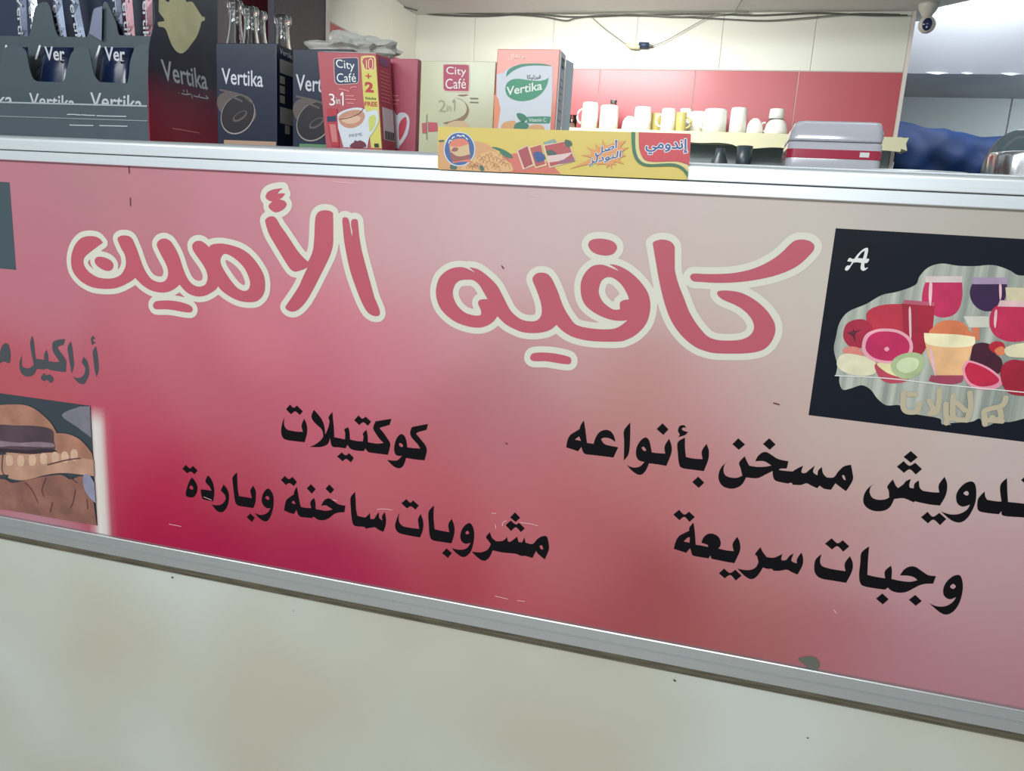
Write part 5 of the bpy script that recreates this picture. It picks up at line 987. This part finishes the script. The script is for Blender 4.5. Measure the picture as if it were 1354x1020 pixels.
# ------------------------------------------------------------------ white appliance with red stripe
AY = .44
ax0, ax1 = 0.0905, 0.2460
az1 = 1.2146; azs = 1.1797; ar1 = 1.1660; ar0 = 1.1510
app = empty('sandwich_press', ((ax0+ax1)/2, AY + .05, CT), 'white domed countertop appliance with a crimson stripe, right of the cups', 'appliance')
m_app = mat('white_enamel', (202, 202, 214), .16, k=.85, coat=.6)
def rr_ring(bm, x0, x1, y0, y1, z, rad):
    ring = []
    for (cx0, cy0, a0) in ((x1 - rad, y1 - rad, 0), (x0 + rad, y1 - rad, 90), (x0 + rad, y0 + rad, 180), (x1 - rad, y0 + rad, 270)):
        for k in range(7):
            an = math.radians(a0 + 15*k); ring.append(bm.verts.new((cx0 + rad*math.cos(an), cy0 + rad*math.sin(an), z)))
    return ring
def loft(name, rows_, m, par):
    bm = bmesh.new(); R_ = [rr_ring(bm, *q) for q in rows_]
    for A, B in zip(R_, R_[1:]):
        n_ = len(A)
        for k in range(n_): bm.faces.new((A[k], A[(k+1) % n_], B[(k+1) % n_], B[k]))
    bm.faces.new(R_[0][::-1]); bm.faces.new(R_[-1])
    return from_bm(name, bm, m, par, smooth=True)
loft('base', [(ax0 + .004, ax1 - .004, AY + .004, AY + .136, CT + .006, .012), (ax0 - .001, ax1 - .001, AY, AY + .14, CT + .012, .014), (ax0, ax1 - .0015, AY, AY + .14, azs - .004, .014), (ax0 + .0015, ax1 - .003, AY + .0015, AY + .1385, azs - .0012, .014)], m_app, app)
rows_ = []
for i in range(13):
    a = i/12*math.pi/2
    ins = .021*(1 - math.cos(a)**.62) if i < 12 else .030
    z = azs + .0005 + (az1 - azs)*math.sin(a)**1.15
    rows_.append((ax0 + .0012 + ins, ax1 - .0025 - ins*.42, AY + .0008 + ins, AY + .139 - ins, z, .014))
loft('lid', rows_, m_app, app)
loft('red_stripe', [(ax0 - .0012, ax1 - .0003, AY - .0008, AY + .1408, z_, .0145) for z_ in (ar0, ar0 + .0004, ar1 - .0004, ar1)], mat('crimson_stripe', (176, 30, 66), .2, k=.9, coat=.5), app)
box('stripe_badge', (ax0 + .118, AY - .0012, ar0 + .004), (ax0 + .133, AY - .0006, ar1 - .003), m_white, app)
for s_, x in ((-1, ax0 + .014), (1, ax1 - .010)):
    from_bm('lid_latch', add_box(bmesh.new(), (x - .005, AY + .055, az1 - .012), (x + .005, AY + .075, az1 + .001), .003, 2), m_app, app, smooth=True)
hb = [(ax1 - .006, AY + .06, azs + .004), (ax1 + .001, AY + .06, azs + .012), (ax1 + .001, AY + .06, az1 - .012), (ax1 - .006, AY + .06, az1 - .003)]
from_bm('handle', add_tube(bmesh.new(), smooth_path(hb, 5), .0045, 8), m_app, app, smooth=True)
for dx in (.012, .14):
    for dy in (.02, .12): from_bm('foot', add_lathe(bmesh.new(), [(0, 0), (.007, 0), (.007, .008), (0, .008)], (ax0 + dx, AY + dy, CT), 12), m_dkp, app)

# thin bright rod along the inner edge of the counter and a coil of steel wire
rod = from_bm('steel_rod', add_tube(bmesh.new(), [(-0.0522, .06, CT + .0035), (SX1 - .1, .06, CT + .0035)], .0034, 10), m_alu, loc=(.4, .06, CT), smooth=True)
tag(rod, 'thin bright metal rod lying along the counter top edge at the right', 'rod')
cr = from_bm('steel_ring', add_tube(bmesh.new(), [(0.2584 + .07*math.cos(2*math.pi*i/32), .25 + .05*math.sin(2*math.pi*i/32), CT + .034 + .002*math.sin(2*math.pi*i/32)) for i in range(32)], .0016, 6, True), m_alu, loc=(0.2584, .25, CT + .03), smooth=True)
ped = from_bm('glass_bowl', add_lathe(bmesh.new(), [(0, 0), (.03, 0), (.045, .02), (.048, .0312), (.046, .0312), (.042, .02), (.028, .003), (0, .003)], (0.2584, .25, CT + .0002), 28), mat('dark_steel', (90, 96, 100), .3, .9), loc=(0.2584, .25, CT), smooth=True)
ped.name = 'steel_bowl'
tag(ped, 'shallow dark steel bowl behind the counter edge, right of the white appliance', 'bowl')
tag(cr, 'thin loop of bright wire resting on the shallow bowl by the blue cloth', 'wire')

# ------------------------------------------------------------------ pot and domed cover at the right edge
px_, py_ = 0.4740, .5
pot = empty('steel_pot', (px_, py_, CT), 'stainless steel pot with vertical ribs at the right edge of the counter', 'pot')
bm = bmesh.new(); seg = 72; Rr = px_ - 0.4229; hh = 1.1768 - CT
rings = []
for r_, z_ in ((0, .001), (Rr*.94, .001), (Rr, .006), (Rr, hh - .008), (Rr*.985, hh - .002), (Rr*.95, hh), (Rr*.90, hh - .001), (0, hh - .001)):
    if r_ == 0: rings.append([bm.verts.new((px_, py_, CT + z_))]); continue
    rings.append([bm.verts.new((px_ + (r_ + (.0012*math.cos(12*2*math.pi*i/seg) if .005 < z_ < hh - .005 else 0))*math.cos(2*math.pi*i/seg), py_ + (r_ + (.0012*math.cos(12*2*math.pi*i/seg) if .005 < z_ < hh - .005 else 0))*math.sin(2*math.pi*i/seg), CT + z_)) for i in range(seg)])
for A, B in zip(rings, rings[1:]):
    for i in range(seg):
        j = (i+1) % seg
        if len(A) == 1: bm.faces.new((A[0], B[j], B[i]))
        elif len(B) == 1: bm.faces.new((A[i], A[j], B[0]))
        else: bm.faces.new((A[i], A[j], B[j], B[i]))
m_steel = mat('stainless_steel', (208, 210, 214), .2, 1.0)
from_bm('pot_body', bm, m_steel, pot, smooth=True)
dm = empty('domed_cover', (px_ + .0, .62, CT), 'smoky grey domed plastic cover standing behind the steel pot', 'cover')
hd = 1.2321 - CT; Rd = px_ - 0.4516 + .03
m_smoke = mat('smoky_plastic', (98, 112, 120), .2, trans=.25, ior=1.2)
from_bm('dome', add_lathe(bmesh.new(), [(Rd, 0), (Rd, hd*.45)] + [(Rd*math.cos(a), hd*.45 + hd*.55*math.sin(a)) for a in [math.pi/2*i/10 for i in range(1, 11)]], (px_ + .03, .635, CT + .0002), 40), m_smoke, dm, smooth=True)

# ------------------------------------------------------------------ blue tarp over a low cabinet beyond the wall
lowc = box('low_cabinet', (0.56, 2.2, FZ), (1.45, 2.85, 1.22), mat('maroon_cabinet', (96, 62, 74), .5), loc=(1.0, 2.5, 0), bevel=.004)
tag(lowc, 'dull maroon low cabinet beyond the wall end, covered by the blue tarp', 'cabinet')
bm = bmesh.new(); NX, NY = 60, 26; g = []
prof = [(0.585, 1.4586), (0.7296, 1.4433), (0.7967, 1.4262), (0.8623, 1.4147), (0.9618, 1.4205), (1.2, 1.38), (1.42, 1.36)]
def ph(x):
    for (a, za), (b_, zb_) in zip(prof, prof[1:]):
        if a <= x <= b_:
            t = (x-a)/(b_-a); t = t*t*(3-2*t); return za + (zb_-za)*t
    return prof[0][1] if x < prof[0][0] else prof[-1][1]
for i in range(NX + 1):
    col_ = []
    x = .572 + (1.42 - .572)*i/NX
    for j in range(NY + 1):
        t = j/NY
        wr_ = .004*math.sin(x*27 + 9*t) + .002*math.sin(x*60 - 14*t) + .003*math.cos(31*t + x*12) - .012*abs(math.sin(x*16 + 7*t)) + .008*abs(math.sin(x*31 - 11*t))
        if t < .45:   # hanging front
            s = t/.45; y = 2.19 - .012*(1-s) + wr_*1.2 - .01; z = 1.235 + (ph(x) - 1.235)*s*(1) ; y -= .015*math.sin(s*math.pi)
            z += .012*math.sin(x*14)*(1-s)
            y += .07*s**3
        else:
            s = (t-.45)/.55; y = 2.25 + .45*s; z = ph(x) - (ph(x) - 1.352)*s**1.4 + wr_*.5*(1-s)
        col_.append(bm.verts.new((x, y, z)))
    g.append(col_)
for i in range(NX):
    for j in range(NY): bm.faces.new((g[i][j], g[i+1][j], g[i+1][j+1], g[i][j+1]))
tarp = from_bm('blue_tarp', bm, mat('blue_tarp_cloth', (12, 38, 78), .6, noise=.3, nscale=9, spec=.2), loc=(1.0, 2.3, 1.3), smooth=True)
tag(tarp, 'crumpled blue tarp thrown over the low cabinet beyond the wall end', 'tarp')

# ------------------------------------------------------------------ security camera on the low ceiling
cp = Vector((0.5590, 1.9000, 1.7156))
sec = empty('security_camera', (cp.x, cp.y, CZ), 'small white security camera with dark eye hanging from the ceiling edge', 'camera')
m_cw = mat('ivory_plastic', (190, 188, 178), .35)
from_bm('mount', add_lathe(bmesh.new(), [(0, 0), (.030, 0), (.031, -.006), (.026, -.020), (.016, -.034), (.013, -.044), (0, -.045)], (cp.x - .004, cp.y, CZ - .0002), 28), m_cw, sec, smooth=True)
ctr = Vector((cp.x, cp.y, CZ - .064))
from_bm('head', add_lathe(bmesh.new(), [(.0262*math.sin(a), -.0262*math.cos(a)) for a in [math.pi*i/16 for i in range(17)]], ctr, 28), m_cw, sec, smooth=True)
dirc = (Vector((0.05, -1.0, CZ - .40)) - ctr).normalized()
bm = bmesh.new(); rows = []
side = dirc.cross(Vector((0, 0, 1))).normalized(); upv = side.cross(dirc)
for i in range(8):
    a = math.radians(4.2*i)*1.25; rows.append([])
    for k in range(24):
        t = 2*math.pi*k/24; ey = 1.5 if True else 1
        v_ = dirc*math.cos(a) + side*math.sin(a)*math.cos(t)*.85 + upv*math.sin(a)*math.sin(t)*1.35
        rows[-1].append(bm.verts.new(ctr + v_.normalized()*.0268))
for A, B in zip(rows[1:], rows[2:]):
    for k in range(24): bm.faces.new((A[k], A[(k+1) % 24], B[(k+1) % 24], B[k]))
bm.faces.new(rows[1]);
for v in rows[0]: bm.verts.remove(v)
from_bm('face_plate', bm, mat('dark_blue_gloss', (30, 40, 74), .15), sec, smooth=True)
lc = ctr + (dirc*1.0 - upv*.35).normalized()*.0272
from_bm('lens', add_lathe(bmesh.new(), [(.003*math.sin(a), -.003*math.cos(a)) for a in [math.pi*i/8 for i in range(9)]], lc, 14), mat('lens_glint', (200, 210, 235), .1), sec, smooth=True)

# ------------------------------------------------------------------ cables along the ceiling line
m_cab = mat('grey_cable', (84, 86, 82), .5); m_cab2 = mat('light_cable', (116, 116, 106), .5)
def cable(name, label, pts, r, m, loc=None):
    o = from_bm(name, add_tube(bmesh.new(), smooth_path(pts, 8), r, 7), m, loc=pts[0], smooth=True)
    tag(o, label, 'cable'); return o
CY = WY - .020
cable('cable', 'grey cable running the whole wall right under the ceiling', [(-1.2558, 1.9800, 1.7876), (-1.1737, 1.9800, 1.7734), (-0.9738, 1.9800, 1.7668), (-0.7958, 1.9800, 1.7737), (-0.6216, 1.9800, 1.7622), (-0.3715, 1.9800, 1.7685), (-0.1315, 1.9800, 1.7695), (0.0238, 1.9800, 1.7636), (0.2226, 1.9800, 1.7697), (0.3926, 1.9800, 1.7614), (0.5101, 1.9800, 1.7607)], .0028, m_cab)
cable('cable', 'thinner grey cable sagging below the first under the ceiling', [(-1.2541, 1.9750, 1.7972), (-1.1878, 1.9750, 1.7831), (-1.0639, 1.9750, 1.7755), (-0.8531, 1.9750, 1.7702), (-0.7355, 1.9750, 1.7616), (-0.6539, 1.9750, 1.7482), (-0.6091, 1.9750, 1.7583), (-0.5084, 1.9750, 1.7655), (-0.2893, 1.9750, 1.7617), (-0.0773, 1.9750, 1.7506), (0.0512, 1.9750, 1.7451), (0.1753, 1.9750, 1.7518), (0.3436, 1.9750, 1.7652), (0.4856, 1.9750, 1.7620)], .0020, m_cab)
cable('cable', 'light grey thin cable running between the darker ones under the ceiling', [(-1.2519, 1.9700, 1.7905), (-1.1546, 1.9700, 1.7789), (-0.9113, 1.9700, 1.7746), (-0.6776, 1.9700, 1.7731), (-0.4251, 1.9700, 1.7689), (-0.2352, 1.9700, 1.7577), (-0.0029, 1.9700, 1.7711)], .0018, m_cab2)
cable('cable', 'short cable crossing the corner of the ceiling at the left', [(-1.2963, 1.7748, 1.7720), (-1.2623, 1.8556, 1.7720), (-1.2212, 1.9192, 1.7720)], .0022, m_cab)
cable('lead', 'thin cable drooping from the ceiling to the dark plug, left half', [(-0.5554, 1.9750, 1.7581), (-0.5044, 1.9750, 1.7191), (-0.4602, 1.9750, 1.6906), (-0.4160, 1.9750, 1.6623)], .0014, m_cab2)
cable('lead', 'thin cable rising from the dark plug to the ceiling, right half', [(-0.3279, 1.9750, 1.6600), (-0.2809, 1.9750, 1.6780), (-0.2176, 1.9750, 1.7135), (-0.1552, 1.9750, 1.7485), (-0.1055, 1.9750, 1.7706)], .0014, m_cab2)
cable('lead', 'short slanting wire on the ceiling above the red tiles', [(-0.0467, 1.9569, 1.7730), (-0.0376, 1.8910, 1.7730), (-0.0290, 1.8282, 1.7730)], .0012, m_cab2)
plug = empty('plug_connector', (-0.3610, 1.9750, 1.6624), 'dark blue plug joined to a white socket hanging on the cream wall', 'plug')
hx0 = Vector((-0.4213, 1.9750, 1.6597))
from_bm('socket', add_tube(bmesh.new(), [(-0.4220, 1.9750, 1.6674), (-0.4047, 1.9750, 1.6597), (-0.3715, 1.9750, 1.6572)], [.006, .010, .010], 10), m_cr, plug, smooth=True)
from_bm('plug_body', add_tube(bmesh.new(), [(-0.3748, 1.9750, 1.6637), (-0.3391, 1.9750, 1.6625)], .0105, 10), mat('navy_plastic', (48, 62, 88), .4), plug, smooth=True)
from_bm('plug_tail', add_tube(bmesh.new(), [(-0.3391, 1.9750, 1.6625), (-0.3225, 1.9750, 1.6600)], [.006, .002], 8), m_cab2, plug, smooth=True)
